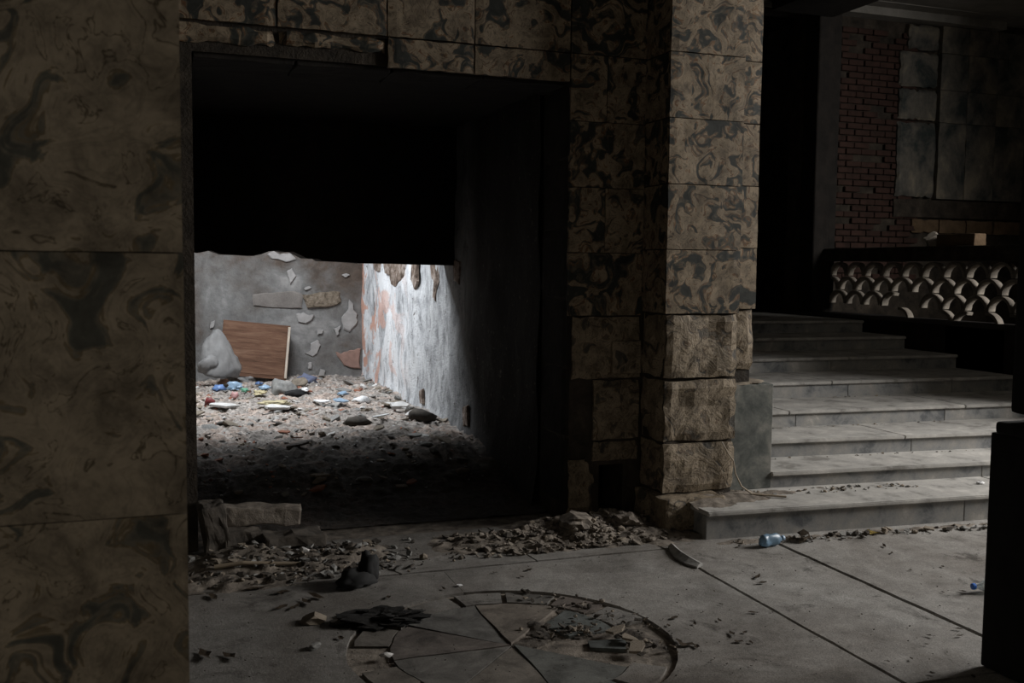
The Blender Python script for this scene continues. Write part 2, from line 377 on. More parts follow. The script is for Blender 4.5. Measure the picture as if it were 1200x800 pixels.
def shard_mesh(name, r, t, seed, n=7):
    rr = random.Random(seed); v = []; f = []
    A = sorted(rr.uniform(0, 2*PI) for _ in range(n)); A = [(a*.5+2*PI*i/n*.5) for i, a in enumerate(A)]
    R_ = [r*rr.uniform(.55, 1.1) for _ in A]
    for z in (0, t):
        for a, q in zip(A, R_): v.append((q*math.cos(a), q*math.sin(a)*.75, z))
    f.append(tuple(range(n))[::-1]); f.append(tuple(range(n, 2*n)))
    for i in range(n): f.append((i, (i+1) % n, n+(i+1) % n, n+i))
    return mesh(name, v, f)
def crumple_mesh(name, sx, sy, sz, seed, sub=3, j=.5, fr=1.7):
    bm = bmesh.new(); bmesh.ops.create_icosphere(bm, subdivisions=sub, radius=1)
    for q in bm.verts:
        c = q.co.copy()
        d = 1+j*noise.noise(c*fr+Vector((seed*5.1, 0, 0)))-.5*j*abs(noise.noise(c*fr*2.6+Vector((seed*5.1, 2, 0))))*2
        q.co = Vector((c.x*sx*d, c.y*sy*d, max(c.z, -.35)*sz*d))
    me = bpy.data.meshes.new(name); bm.to_mesh(me); bm.free(); return me

# ============================================================ SETTING
YW = 5.70          # face of the tiled wall
XL, XR = .215, 2.415   # opening
# --- tiled wall with the opening
wall = link('wall_front', boxes('wall_front', [
    (-5, XL-.005, YW+.03, 6.15, -.05, 5.0), (XL-.005, XR+.005, YW+.03, 6.15, 2.74, 5.0),
    (XR+.005, 2.66, YW+.03, 6.15, -.05, 5.0), (2.83, 3.395, YW+.03, 6.15, -.05, 5.0),
    (2.66, 2.83, YW+.03, 6.15, .34, 5.0), (2.66, 2.83, YW+.03, 6.15, -.05, .03), (2.66, 2.83, 6.10, 6.15, .03, .34)]), M['mortar'])
tag(wall, kind='structure')
rows = [.50, .892, 1.296, 1.690, 2.093, 2.495, 2.90, 3.29, 3.69, 4.09]
for i in range(len(rows)-1):
    z0, z1 = rows[i], rows[i+1]
    worn = z0 < 1.2
    mt = M['marble_worn'] if worn else M['marble']
    kw = dict(rough=.008, edge=.008, chip=.012) if worn else dict(rough=.002, edge=.0015)
    if i == 0:
        tile(wall, 2.60, 2.93, .50, z1, YW, mt, **kw)
        continue
    if i == 1:
        tile(wall, XR+.03, 2.93, z0, z1, YW, mt, **kw)
    elif i % 2:
        tile(wall, XR, 2.66, z0, z1, YW, mt, **kw); tile(wall, 2.66, 2.93, z0, z1, YW, mt, **kw)
    else: tile(wall, XR, 2.93, z0, z1, YW, mt, **kw)
tile(wall, XR+.01, 2.63, .03, .40, YW-.002, M['marble_worn'], rough=.014, edge=.02, chip=.02)
tile(wall, 2.60, 2.93, .36, .50, YW, M['marble_worn'], rough=.008, edge=.012)
o = link('mortar_lump', bevbox('mortar_lump', .20, .05, .21, .012, 2, .012, 5), M['marble_worn'], wall, ony(733, 418, YW-.005))
# lintel courses
xs = [-1.1, -.55, .08, .66, 1.276, 1.80, XR]
for i in range(len(xs)-1):
    tile(wall, xs[i], xs[i+1], 2.90, 3.29, YW, M['marble'])
    tile(wall, xs[i], xs[i+1], 3.29, 3.69, YW, M['marble'])
    if xs[i+1] > 1.4: tile(wall, xs[i], xs[i+1], 2.725, 2.90, YW, M['marble'], edge=.005)
    elif xs[i] >= 0: tile(wall, xs[i], xs[i+1], 2.775+.02*(i % 2), 2.90, YW+.004, M['marble'], edge=.018, rough=.006)
# reveal lining tiles on the right jamb (facing -X) and lintel soffit slabs
for i in range(6):
    z0 = .10+i*.435
    o = tile(wall, -.22, .22, z0, z0+.435, 0, M['near_black'], name='reveal_tile', rough=.004, edge=.008); o.location = (XR-.004, 5.93, z0+.2175); o.rotation_euler = (0, 0, -PI/2)  # jamb shade is put into the tile colour
for k in range(4):
    o = link('soffit_slab', bevbox('soffit_slab', .54, .38, .03, .006, 2, .008, k), M['near_black'], wall, (XL+.275+k*.55, 5.945, 2.728))

# --- passage and lit room behind
pw = link('wall_passage', boxes('wall_passage', [(-.35, .10, 6.15, 8.1, -.05, 3.5), (2.46, 2.8, 6.152, 8.4, -.05, 3.5), (-.35, 2.8, 6.152, 8.1, 2.75, 2.95)]), M['near_black'])
tag(pw, kind='structure')
# broken-edged beam wall hanging down to eye height
P = [(-1.2, 1.72), (.20, 1.700), (.33, 1.681), (.42, 1.700), (.50, 1.672), (.62, 1.668), (.74, 1.662), (.80, 1.676), (.86, 1.70), (.93, 1.708), (.99, 1.695), (1.05, 1.70), (1.11, 1.672), (1.16, 1.648), (1.25, 1.645), (1.28, 1.628), (1.45, 1.622), (1.62, 1.612), (1.9, 1.612), (2.1, 1.607), (2.25, 1.606), (2.43, 1.603)]
v = []; f = []
for Yb in (8.1, 8.45):
    for x, z in P: v.append((x, Yb, z+(0 if Yb < 8.2 else .0)))
n = len(P)
for Yb in (8.1, 8.45):
    v.append((2.43, Yb, 3.6)); v.append((-1.2, Yb, 3.6))
f.append(tuple(range(n))+(2*n, 2*n+1)); f.append(tuple(range(2*n-1, n-1, -1))+(2*n+3, 2*n+2))
for i in range(n-1): f.append((i+1, i, n+i, n+i+1))
bw = link('trim_beam', mesh('trim_beam', v, f), M['near_black']); tag(bw, kind='structure')
# right wall of the lit room: displaced plaster
v = []; f = []; nx, nzv = 170, 70
for j in range(nzv+1):
    for i in range(nx+1):
        y = 6.152+(12.2-6.152)*i/nx; z = 0+3.6*j/nzv
        d = .03*fbm(y*2, z*1.5, 3, 5)
        d += .05*max(0, (.32-z)/.32)*(-1) if z < .32 else 0
        v.append((2.405+d, y, z))
for j in range(nzv):
    for i in range(nx):
        a = j*(nx+1)+i; f.append((a, a+nx+1, a+nx+2, a+1))
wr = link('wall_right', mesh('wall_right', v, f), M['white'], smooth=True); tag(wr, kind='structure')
link('wall_core', boxes('wall_core', [(2.46, 2.9, 8.4, 12.6, -.05, 3.6)]), M['near_black'], wr)
def flake(parent, pts, Y, t, mat, name, yz=False, X=None):
    """thin ragged patch on a wall; pts are photo-frame outline points put on the wall plane"""
    w = []
    for px, py in pts:
        if yz: r = ray(px, py); tt = X/r.x; w.append(Vector((X, r.y*tt, H+r.z*tt)))
        else: w.append(ony(px, py, Y))
    c = sum(w, Vector())/len(w); out = []
    for i, p in enumerate(w):
        q = w[(i+1) % len(w)]
        for k in range(3):
            s = k/3; m = p.lerp(q, s); L = (q-p).length
            if k: m += (noise.noise_vector(m*31))*L*.16*(Vector((0, 1, 1)) if yz else Vector((1, 0, 1)))
            out.append(m-c)
    n = len(out); nrm = Vector((-t, 0, 0)) if yz else Vector((0, -t, 0))
    v = [p+nrm for p in [q*.9 for q in out]]+[p*1.0+nrm*.0 for p in out]+[nrm*1.15]
    f = [(i, (i+1) % n, 2*n) for i in range(n)]+[(n+i, n+(i+1) % n, (i+1) % n, i) for i in range(n)]
    me = mesh(name, v, f); bm = bmesh.new(); bm.from_mesh(me); bmesh.ops.recalc_face_normals(bm, faces=bm.faces[:]); bm.to_mesh(me); bm.free()
    return link(name, me, mat, parent, c)
M['bare'] = mat_simple('bare_brown_rubble_core', [(.35, (.05, .035, .025)), (.5, (.19, .14, .11)), (.65, (.42, .36, .32))], sc=9, bumpd=.05, bs=1)
for pts in ([(450, 306), (476, 306), (474, 322), (466, 337), (460, 334), (458, 322), (452, 320)], [(484, 306), (491, 306), (491, 330), (487, 340), (483, 328)],
            [(506, 306), (516, 306), (517, 330), (512, 355), (509, 350), (511, 334), (507, 322)], [(438, 306), (447, 306), (446, 318), (440, 316)],
            [(493, 458), (497, 455), (498, 474), (494, 473)], [(533, 306), (541, 306), (540, 334), (534, 330)], [(544, 476), (550, 474), (551, 500), (545, 500)]):
    flake(wr, pts, 0, .02, M['bare'], 'bare_patch', yz=True, X=2.405)
# back wall
v = []; f = []; nx, nzv = 90, 60
for j in range(nzv+1):
    for i in range(nx+1):
        x = -1.3+(2.5+1.3)*i/nx; z = 3.6*j/nzv
        v.append((x, 12.12+.02*fbm(x*2, z*2, 11, 4), z))
for j in range(nzv):
    for i in range(nx):
        a = j*(nx+1)+i; f.append((a, a+1, a+nx+2, a+nx+1))
wb = link('wall_back', mesh('wall_back', v, f), M['back'], smooth=True); tag(wb, kind='structure')
link('wall_core', boxes('wall_core', [(-1.3, 2.5, 12.17, 12.5, -.05, 3.6)]), M['near_black'], wb)
M['flake'] = flat('pale_plaster_flake', (.30, .285, .275), .9, bs=.5); M['pinkpatch'] = flat('pink_brick_patch', (.26, .16, .13), .95, bs=.6)
M['sandblock'] = mat_simple('tan_stone_block', [(.3, (.13, .115, .105)), (.7, (.20, .18, .165))], sc=5, bumpd=.01)
M['sandrough'] = mat_simple('rough_sandy_stone', [(.35, (.09, .07, .05)), (.5, (.20, .16, .12)), (.65, (.28, .23, .18))], sc=16, bumpd=.05, bs=1)
for pts in ([(347, 368), (355, 366), (362, 369), (368, 368), (366, 374), (358, 379), (349, 377)], [(371, 386), (379, 386), (378, 390), (372, 392)],
            [(409, 350), (414, 356), (414, 362), (419, 368), (418, 380), (410, 389), (402, 385), (400, 372), (408, 362)], [(391, 385), (399, 381), (397, 391), (394, 393)],
            [(364, 402), (372, 398), (376, 404), (372, 414), (366, 418), (357, 414), (364, 410)], [(361, 425), (365, 424), (365, 432), (361, 432)],
            [(400, 322), (406, 320), (410, 322), (404, 325)], [(247, 377), (252, 375), (250, 384), (246, 385)], [(375, 432), (381, 434), (380, 444), (373, 440)],
            [(313, 298), (321, 294), (328, 298), (340, 296), (347, 304), (335, 307), (318, 303)], [(336, 318), (342, 314), (347, 323), (340, 333)], [(356, 338), (362, 335), (365, 337), (358, 340)]):
    flake(wb, pts, 12.105, .012, M['flake'], 'plaster_flake')
flake(wb, [(393, 412), (400, 414), (410, 410), (423, 408), (423, 432), (412, 431), (403, 428)], 12.105, .01, M['pinkpatch'], 'bare_brick_patch')
flake(wb, [(296, 345), (318, 343), (354, 344), (354, 361), (320, 361), (297, 358)], 12.11, .012, M['sandblock'], 'stone_block')
flake(wb, [(354, 345), (375, 342), (399, 342), (400, 354), (385, 360), (360, 361)], 12.11, .025, M['sandrough'], 'stone_block')
lw = link('wall_left', boxes('wall_left', [(-1.6, -1.2, 8.1, 12.5, -.05, 3.6), (-5.2, -5.0, -4.2, 6.2, -.05, 5.0)]), M['concrete']); tag(lw, kind='structure')
# --- right side: far wall, side wall, rear wall, ceilings
YF = 11.0
fw = link('wall_far', boxes('wall_far', [(ony(941, 150, YF).x, 12.45, YF, 11.3, -.05, 5.6), (3.45, ony(941, 150, YF).x, YF, 11.3, ony(915, 12, YF).z, 5.6), (3.45, ony(941, 150, YF).x+.7, 12.6, 12.8, -.05, 5.6), (3.45, 3.7, 11.3, 12.6, -.05, 5.6), (ony(941, 150, YF).x+.5, ony(941, 150, YF).x+.7, 11.3, 12.6, -.05, 5.6), (3.45, ony(941, 150, YF).x+.7, 11.0, 12.8, 5.0, 5.2), (3.45, ony(941, 150, YF).x+.7, 11.0, 12.8, .8, 1.0)]), M['mortar']); tag(fw, kind='structure')
sw = link('wall_side', boxes('wall_side', [(10.05, 10.3, -4.2, 2.08, -.05, 4.99), (10.05, 10.3, 4.72, 5.4, -.05, 4.99), (10.05, 10.3, 2.08, 4.72, -.05, 2.52), (10.05, 10.3, 2.08, 4.72, 4.48, 4.99), (10.3, 12.45, 5.15, 5.4, -.05, 4.99), (12.2, 12.45, 5.4, 11.0, -.05, 4.99)]), M['brown_wall']); tag(sw, kind='structure')  # near stretch set inward, unseen, so the window light falls off faster
rw = link('wall_rear', boxes('wall_rear', [(-5.2, 12.45, -4.4, -4.2, -.05, 5.6)]), M['concrete']); tag(rw, kind='structure')
ww = link('wall_stair', boxes('wall_stair', [(3.45, 3.78, 6.15, 10.99, -.05, 5.6)]), M['near_black']); tag(ww, kind='structure')
cl = link('ceiling', boxes('ceiling', [(-5.2, 12.45, -4.4, 6.15, 5.0, 5.2), (3.45, 12.45, 6.15, 11.3, 5.0, 5.2), (-1.6, -.78, 8.1, 12.5, 3.45, 3.6), (-.78, 1.35, 8.1, 8.75, 3.45, 3.6), (-.78, 1.35, 10.4, 12.5, 3.45, 3.6), (1.35, 2.9, 8.1, 12.5, 3.45, 3.6), (-.78, -.35, 8.75, 10.4, 3.45, 3.6)]), M['concrete']); tag(cl, kind='structure')
# floor: dirt bed with slabs
fb = heightfield('floor', -5, 12.2, -4.2, 11, 170, 150, lambda x, y: -.02-(.05 if y > 6.1 and x < 3.5 else 0)+.006*fbm(x*5, y*5, 2, 3), M['dust']); tag(fb, kind='structure')
link('floor_core', boxes('floor_core', [(-5, 12.2, -4.2, 12.5, -.25, -.1)]), M['near_black'], fb)
G1, G2, GY = 2.73, 3.42, 4.97; GP = .012
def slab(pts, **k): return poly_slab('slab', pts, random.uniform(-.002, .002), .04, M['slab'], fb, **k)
CX, CY, CR = 1.413, 3.89, .69
g = .008
X0, Y0 = .09, 2.80
ys = [-2.2, -1.2, -.2, .8, 1.8, 2.80, GY]
def arcp(a0, a1, r, n=10): return [(CX+r*math.cos(a0+(a1-a0)*i/n), CY+r*math.sin(a0+(a1-a0)*i/n)) for i in range(n+1)]
# two big slabs hugging the medallion
slab([(CX+.001, CY+CR+.01), (CX+.001, GY-GP), (G1-.012, GY-GP), (G1-.012, Y0), (CX+.001, Y0), (CX+.001, CY-CR-.01)]+arcp(-PI/2, PI/2, CR+.01, 22)[1:-1])
slab([(CX-.001, CY-CR-.01), (CX-.001, Y0), (X0+g, Y0), (X0+g, GY-GP), (CX-.001, GY-GP), (CX-.001, CY+CR+.01)]+arcp(PI/2, 1.5*PI, CR+.01, 22)[1:-1])
# strip in front of the wall, cracked
slab([(X0-.3, GY+GP), (1.18, GY+GP), (1.02, 5.35), (.93, 5.72), (X0-.3, 5.72)]); slab([(1.195, GY+GP), (1.94, GY+GP), (1.90, 5.72), (.95, 5.72), (1.035, 5.36)])
slab([(1.95, GY+GP), (G1-.012, GY+GP), (G1-.012, 5.72), (1.91, 5.72)])
slab([(G1+.012, 3.02), (G2-.012, 3.02), (G2-.012, 5.3), (G1+.012, 5.3)]); slab([(G1+.012, 1.0), (G2-.012, 1.0), (G2-.012, 3.0), (G1+.012, 3.0)])
slab([(G2+.014, 2.4), (5.4, 2.4), (5.4, 5.2), (G2+.014, 5.2)]); slab([(5.415, 2.4), (7.5, 2.4), (7.5, 5.0), (5.415, 5.0)]); slab([(7.515, 2.4), (10.9, 2.4), (10.9, 5.0), (7.515, 5.0)])
slab([(G2+.014, .3), (7.5, .3), (7.5, 2.385), (G2+.014, 2.385)])
slab([(-2.0, 2.9), (X0-g, 2.9), (X0-g, GY-GP), (-2.0, GY-GP)]); slab([(-2.0, GY+GP), (X0-.31, GY+GP), (X0-.31, 5.72), (-2.0, 5.72)])
for k in range(3):
    slab([(X0+k*.88+g, .9), (X0+(k+1)*.88-g, .9), (X0+(k+1)*.88-g, Y0-g), (X0+k*.88+g, Y0-g)])
slab([(-2.0, .9), (X0-g, .9), (X0-g, 2.885), (-2.0, 2.885)])
# medallion
md = empty('floor_medallion', (CX, CY, 0)); tag(md, 'cracked round stone medallion of wedge slabs set in the floor', 'medallion')
ang0 = math.atan2(onz(555, 707).y-CY, onz(555, 707).x-CX)
for k in range(8):
    a0 = ang0-k*PI/4; a1 = a0-PI/4
    def sec(r0, r1, q0, q1): return [(CX+r0*math.cos(q0), CY+r0*math.sin(q0))]+[(CX+r1*math.cos(q0+(q1-q0)*i/6), CY+r1*math.sin(q0+(q1-q0)*i/6)) for i in range(7)]+([(CX+r0*math.cos(q1), CY+r0*math.sin(q1))] if r0 > .05 else [])
    d = .006
    if k == 1: pts = sec(.27, .50, a0-.10, a1+.06)           # broken slab beside the pit
    elif k == 2: pts = sec(.33, .49, a0-.2, a1+.35)
    else: pts = sec(.01, .515, a0-d, a1+d)
    o = poly_slab('wedge_slab', [(x-CX, y-CY) for x, y in pts], random.uniform(-.007, -.001), .035, M['medal'], md, jit=.007, tilt=.012)
for k in range(16):
    a0 = ang0+.1-k*PI/8; a1 = a0-PI/8
    if k in (4, 5, 12): continue
    pts = [(CX+.522*math.cos(a0+(a1-a0)*(.06+.88*i/4)), CY+.525*math.sin(a0+(a1-a0)*(.06+.88*i/4))) for i in range(5)]
    pts += [(CX+.672*math.cos(a1+(a0-a1)*(.06+.88*i/4)), CY+.672*math.sin(a1+(a0-a1)*(.06+.88*i/4))) for i in range(5)]
    poly_slab('ring_stone', [(x-CX, y-CY) for x, y in pts], random.uniform(-.006, 0), .035, M['medal'] if k % 3 else M['slab'], md, jit=.006, tilt=.02 if k != 3 else .12)

# ============================================================ PILASTER, COLUMNS
pil = empty('pilaster', (3.19, 5.5, 0)); tag(pil, 'swirl-patterned marble pilaster between the dark opening and the stairs', 'pillar')
def child(o, p):                       # re-home a world-placed part under an Empty
    o.parent = p; o.location = Vector(o.location)-p.location; return o
child(link('core', boxes('core', [(2.95, 3.43, 5.41, 5.728, .15, 4.99), (3.40, 3.66, 5.58, 6.15, .15, 4.99)]), M['mortar'], None, (0, 0, 0)), pil)
pr = [.203, .523, .918, 1.321, 1.713, 2.108, 2.503, 2.893, 3.29, 3.69, 4.09]
for i in range(len(pr)-1):
    z0, z1 = pr[i], pr[i+1]; worn = z0 < 1.3
    mt = M['marble_worn'] if worn else M['marble']
    kw = dict(rough=.014, edge=.010, chip=.010) if worn else dict(rough=.003, edge=.002)
    child(tile(pil, 2.925, 3.445, z0, z1, 5.38, mt, **kw), pil)
    if z0 > .8: child(tile(pil, 3.45, 3.675, z0+.02, z1+.02, 5.55, mt, **kw), pil)
    t = tile_mesh(.30, z1-z0-.004, .02, **kw)
    child(link('side_tile', t, mt, None, (2.925, 5.555, (z0+z1)/2), (0, 0, -PI/2)), pil)
    t = tile_mesh(.145, z1-z0-.004, .02, n=6, **kw)
    child(link('side_tile', t, mt, None, (3.447, 5.477, (z0+z1)/2), (0, 0, PI/2)), pil)
child(link('plinth', bevbox('plinth', .42, .42, .20, .02, 2, .012, 3), M['marble_worn'], None, (3.10, 5.47, .10)), pil)
gb = empty('stone_block', (3.64, 5.8, .163)); tag(gb, 'grey upright marble block between the pilaster and the second step', 'block')
child(link('block', bevbox('block', .335, .62, .69, .006, 2), M['greyblock'], None, (3.635, 5.82, .163+.345)), gb)
child(link('cap_dust', rock_mesh('cap_dust', .15, .2, .02, 3, 3, .5), M['chunk_tan'], None, (3.63, 5.7, .856)), gb)

lc = empty('column', (-.25, 1.9, 0)); tag(lc, 'broad swirl-marbled column at the left edge, nearest to the viewer', 'column')
child(link('core', boxes('core', [(-.55, .030, 1.615, 2.2, 0, 5.0)]), M['mortar']), lc)
for i in range(12):
    z0 = .005+.4025*i; z1 = z0+.4025
    child(tile(lc, -.56, .042+.002*random.random(), z0, z1, 1.6, M['marble_near'], rough=.001, edge=.0006, gap=.0008), lc)
    t = tile_mesh(.57, .399, .015, rough=.0015, edge=.0015)
    child(link('side_tile', t, M['marble_near'], None, (.042, 1.90, (z0+z1)/2), (0, 0, PI/2)), lc)
rc = empty('dark_column', (3.6, 2.65, 0)); tag(rc, 'black silhouetted column on a wider plinth at the right edge', 'column')
child(link('shaft', bevbox('shaft', .66, .70, 3.95, .02, 2), M['shade_black_stone'], None, (ony(1181, 520, 3.0).x+.33, 2.65, 3.02)), rc)
child(link('plinth', bevbox('plinth', .82, .84, .96, .01, 2), M['shade_black_stone'], None, (ony(1152, 700, 3.07).x+.41, 2.65, .48)), rc)
child(link('moulding', bevbox('moulding', .74, .77, .05, .02, 3), M['shade_black_stone'], None, (ony(1165, 520, 3.03).x+.37, 2.65, .985)), rc)

# ============================================================ STAIRS
st = empty('staircase', (5, 6, 0)); tag(st, 'wide dusty grey marble steps rising to the right of the pilaster', 'staircase')
zs = [.163, .27, .395, .52, .655, .785, .915, 1.045]
FL = [(3.06, 5.05), (3.80, 5.49), (3.80, 5.945), (3.80, 6.43), (3.80, 7.08), (3.80, 7.78), (3.80, 8.5), (3.80, 9.15)]
FR = [(7.40, 4.75), (7.40, 5.21), (7.40, 5.63), (7.4, 6.22), (7.4, 6.92), (7.4, 7.66), (7.4, 8.38), (7.4, 9.05)]
def quad_prism(name, a, b, c, d, z0, z1, mat, bev=.004, jit=0):
    bm = bmesh.new(); lo = [bm.verts.new((p[0], p[1], z0)) for p in (a, b, c, d)]; hi = [bm.verts.new((p[0], p[1], z1)) for p in (a, b, c, d)]
    bm.faces.new(lo[::-1]); bm.faces.new(hi)
    for i in range(4): bm.faces.new((lo[i], lo[(i+1) % 4], hi[(i+1) % 4], hi[i]))
    bmesh.ops.bevel(bm, geom=bm.edges[:], offset=bev, segments=2, affect='EDGES')
    me = bpy.data.meshes.new(name); bm.to_mesh(me); bm.free()
    return child(link(name, me, mat, None, (0, 0, 0)), st)
splits = [[.0, .42, .72, 1.0], [0, .46, .68, 1], [0, .40, .75, 1], [0, .23, .61, 1], [0, .5, .8, 1], [0, .35, .6, 1], [0, .4, .7, 1], [0, .5, 1]]
tsplits = [[0, .55, 1], [0, .62, 1], [0, .38, .8, 1], [0, .21, .66, 1], [0, .45, 1], [0, .65, 1], [0, .5, 1], [0, .5, 1]]
for i in range(8):
    zb = 0 if i == 0 else zs[i-1]; zt = zs[i]
    L = Vector(FL[i]); R = Vector(FR[i])
    NL = Vector(FL[i+1]) if i < 7 else Vector((3.8, 10.9)); NR = Vector(FR[i+1]) if i < 7 else Vector((7.4, 10.9))
    if i == 0: NL = Vector((3.06, 5.56))
    back = .30 if i < 7 else 0
    th = .028
    for a, b in zip(splits[i][:-1], splits[i][1:]):
        p = L.lerp(R, a)+Vector((.0015, .024)); q = L.lerp(R, b)+Vector((-.0015, .024))
        quad_prism('riser', p, q, q+Vector((0, .05)), p+Vector((0, .05)), zb-.01, zt-th, M['step'], .003)
    for a, b in zip(tsplits[i][:-1], tsplits[i][1:]):
        p = L.lerp(R, a)+Vector((.0012, 0)); q = L.lerp(R, b)+Vector((-.0012, 0))
        s = NL.lerp(NR, a)+Vector((.0012, .06)); r = NL.lerp(NR, b)+Vector((-.0012, .06))
        quad_prism('tread', p, q, r, s, zt-th, zt, M['tread'], .006)
    if i == 0:
        quad_prism('side_panel', (3.085, 5.08), (3.13, 5.08), (3.13, 5.5), (3.085, 5.5), 0, zt-th-.001, M['step'], .003)
child(link('core', boxes('core', [(3.82, 7.38, 5.6, 10.9, .0, .12), (3.82, 7.38, 6.55, 10.9, .1, .48), (3.82, 7.38, 7.95, 10.9, .4, .74)]), M['near_black']), st)

# flank wall right of the steps, stepping up with them
fl_ = link('wall_flank_shade_piers', boxes('wall_flank_shade_piers', [(7.46, 7.75, 6.0, 7.9, -.05, 1.05), (7.46, 8.35, 7.17, 11.0, -.05, 1.06), (7.5, 8.1, 5.3, 6.85, -.05, 4.99), (8.2, 8.45, 6.5, 7.3, -.05, 4.99)]), M['near_black']); tag(fl_, kind='structure')  # the two full-height boxes are unseen piers added to shade the upper steps

# ============================================================ BALUSTRADE of half-round tiles
XB = 8.22
ba = empty('balustrade', (XB, 9, 1.06)); tag(ba, 'pierced balustrade of stacked half-round clay tiles above the stairs', 'balustrade')
def barrel(seed, r=.162, t=.030, L=.085, a0=0, a1=PI):
    n = 14; v = []; f = []; rr = random.Random(seed)
    for xx, ro in ((-L/2, r), (L/2, r*.97)):
        for k in range(n+1):
            a = a0+(a1-a0)*k/n
            for q in (ro, ro-t): v.append((xx+rr.uniform(-.003, .003), q*math.cos(a), q*math.sin(a)*1.04))
    m = 2*(n+1)
    for k in range(n):
        o_, i_ = 2*k, 2*k+1
        f += [(o_, o_+2, m+o_+2, m+o_), (i_, m+i_, m+i_+2, i_+2), (o_, i_, i_+2, o_+2), (m+o_, m+o_+2, m+i_+2, m+i_)]
    f += [(0, m, m+1, 1), (2*n, 2*n+1, m+2*n+1, m+2*n)]
    return mesh('barrel_tile', v, f)
bms = [barrel(s) for s in range(3)]+[barrel(9, a0=.0, a1=PI*.62), barrel(10, a0=PI*.45, a1=PI)]
zrow = [1.53, 1.355, 1.18, 1.005]
for r_, zz in enumerate(zrow):
    for k in range(10):
        y = 7.62+.325*k+(.1625 if r_ % 2 else 0)
        if r_ == 3 and k not in (0, 1, 2, 3, 5): continue
        if r_ == 2 and k == 5: continue
        mi = random.choice((0, 1, 2)) if not (r_ == 3 or (r_, k) in ((2, 0), (2, 6))) else random.choice((3, 4))
        child(link('barrel_tile', bms[mi], M['terracotta'], None, (XB+random.uniform(-.006, .006), y, zz)), ba)
child(link('handrail', bevbox('handrail', .30, 3.7, .16, .015, 2, .006, 2), M['mortar'], None, (XB, 9.15, 1.79)), ba)
child(link('end_post', bevbox('end_post', .28, .26, .95, .01, 2), M['mortar'], None, (XB, 7.30, 1.45)), ba)
q = ony(1083, 276, 9.3)
o = link('plaster_lump', rock_mesh('plaster_lump', .10, .09, .09, 4, 3, .3, cuts=4), M['terracotta'], None, (XB, 8.95, 1.94)); tag(o, 'pale broken lump sitting on the balustrade handrail', 'rubble')
o = link('ochre_block', bevbox('ochre_block', .16, .55, .13, .012, 2, .006, 6), M['ochre'], None, (XB, 8.55, 1.935)); tag(o, 'long ochre stone block lying on the balustrade handrail', 'block')

# far wall: bricks, cement panels, frame, cornice
bx = ony(972, 150, YF).x; bx2 = ony(1046, 150, YF).x; bz0 = ony(1000, 292, YF).z
bme = bevbox('brick', .23, .06, .068, .006, 1)
r_ = 0; z = bz0-.4
while z < 4.75:
    x = bx-.12*(r_ % 2)
    while x < bx2+.3:
        if random.random() > .06:
            child(link('brick', bme, M['brick'], None, (x+.115, YF-.02+random.uniform(-.008, .008), z+.04)), fw)
        x += .245
    z += .082; r_ += 1
px_ = [1046, 1093, 1126, 1160, 1200, 1245, 1290]; pz_ = [232, 143, 105, 62, 30]
for j in range(4):
    for i in range(len(px_)-1):
        a = ony(px_[i], 150, YF).x; b = ony(px_[i+1], 150, YF).x
        z0 = ony(1100, pz_[j]+2, YF).z; z1 = ony(1100, pz_[j+1]+2, YF).z
        if j == 3 and i == 0: a += .12
        e = .03 if i == 0 else .003
        tile(fw, a+(.02 if i == 1 else 0), b, z0, z1, YF-.10, M['panel'], name='cement_panel', t=.10, edge=e, rough=.008)
for i in range(5):
    a = ony(1070+i*32, 150, YF).x; b = ony(1070+(i+1)*32, 150, YF).x
    tile(fw, a, b, ony(1100, 274, YF).z, ony(1100, 257, YF).z, YF-.06, M['ochre'], name='band_stone', t=.06, edge=.012, rough=.006)
a = ony(1046, 150, YF).x
tile(fw, a, a+3, ony(1100, 256, YF).z, ony(1100, 235, YF).z, YF-.08, M['mortar'], name='dark_course', t=.08, rough=.006)
a = ony(940, 150, YF).x; b = ony(966, 150, YF).x
dp = link('door_frame', bevbox('door_frame', b-a, .3, 5.0, .03, 3, .01, 4), M['near_black'], None, ((a+b)/2, YF-.16, 2.49)); dp.name = 'trim_1'; tag(dp, kind='structure')
cz = ony(1100, 34, YF).z
co = link('trim_2', boxes('trim_2', [(3.8, 11, YF-.22, YF, cz+.03, cz+.14), (3.8, 11, YF-.34, YF, cz+.14, cz+.26), (3.8, 11, YF-.44, YF, cz+.26, 4.99)]), M['concrete']); tag(co, kind='structure')
e = ony(957, 27, YF)
bm_ = link('trim_3', boxes('trim_3', [(e.x-.9, e.x, 6.16, YF-.33, e.z, 5.0)]), M['near_black']); tag(bm_, kind='structure')

# ============================================================ RUBBLE BEDS (stuff)
def bed_h(x, y):
    s = min(1, max(0, (y-5.95)/1.7)); s = s*s*(3-2*s)
    h = .0+.25*s
    return h+.030*fbm(x*2.2, y*2.2, 4, 3)*(.3+s)+.022*fbm(x*14, y*14, 1, 3)*(.4+s)-.012
rb = heightfield('rubble_bed', -1.2, 2.46, 6.0, 12.14, 190, 300, bed_h, M['bed']); tag(rb, 'bed of broken plaster and brick covering the back room floor', 'rubble', kind='stuff')
def mound(name, lab, pts, x0, x1, y0, y1, mat, base=0, res=.016, amp=.02, cat='rubble'):
    def h(x, y):
        q = -.02
        for cx, cy, rx, ry, hh in pts:
            d = ((x-cx)/rx)**2+((y-cy)/ry)**2
            q = max(q, hh*math.exp(-d*1.6)) if d < 4 else q
        w = min(1, max(0, q)/.02)
        return base+q-.012+w*(amp*fbm(x*11, y*11, 6, 4))
    o = heightfield(name, x0, x1, y0, y1, int((x1-x0)/res), int((y1-y0)/res), h, mat, clip=base-.004)
    tag(o, lab, cat, kind='stuff'); return h
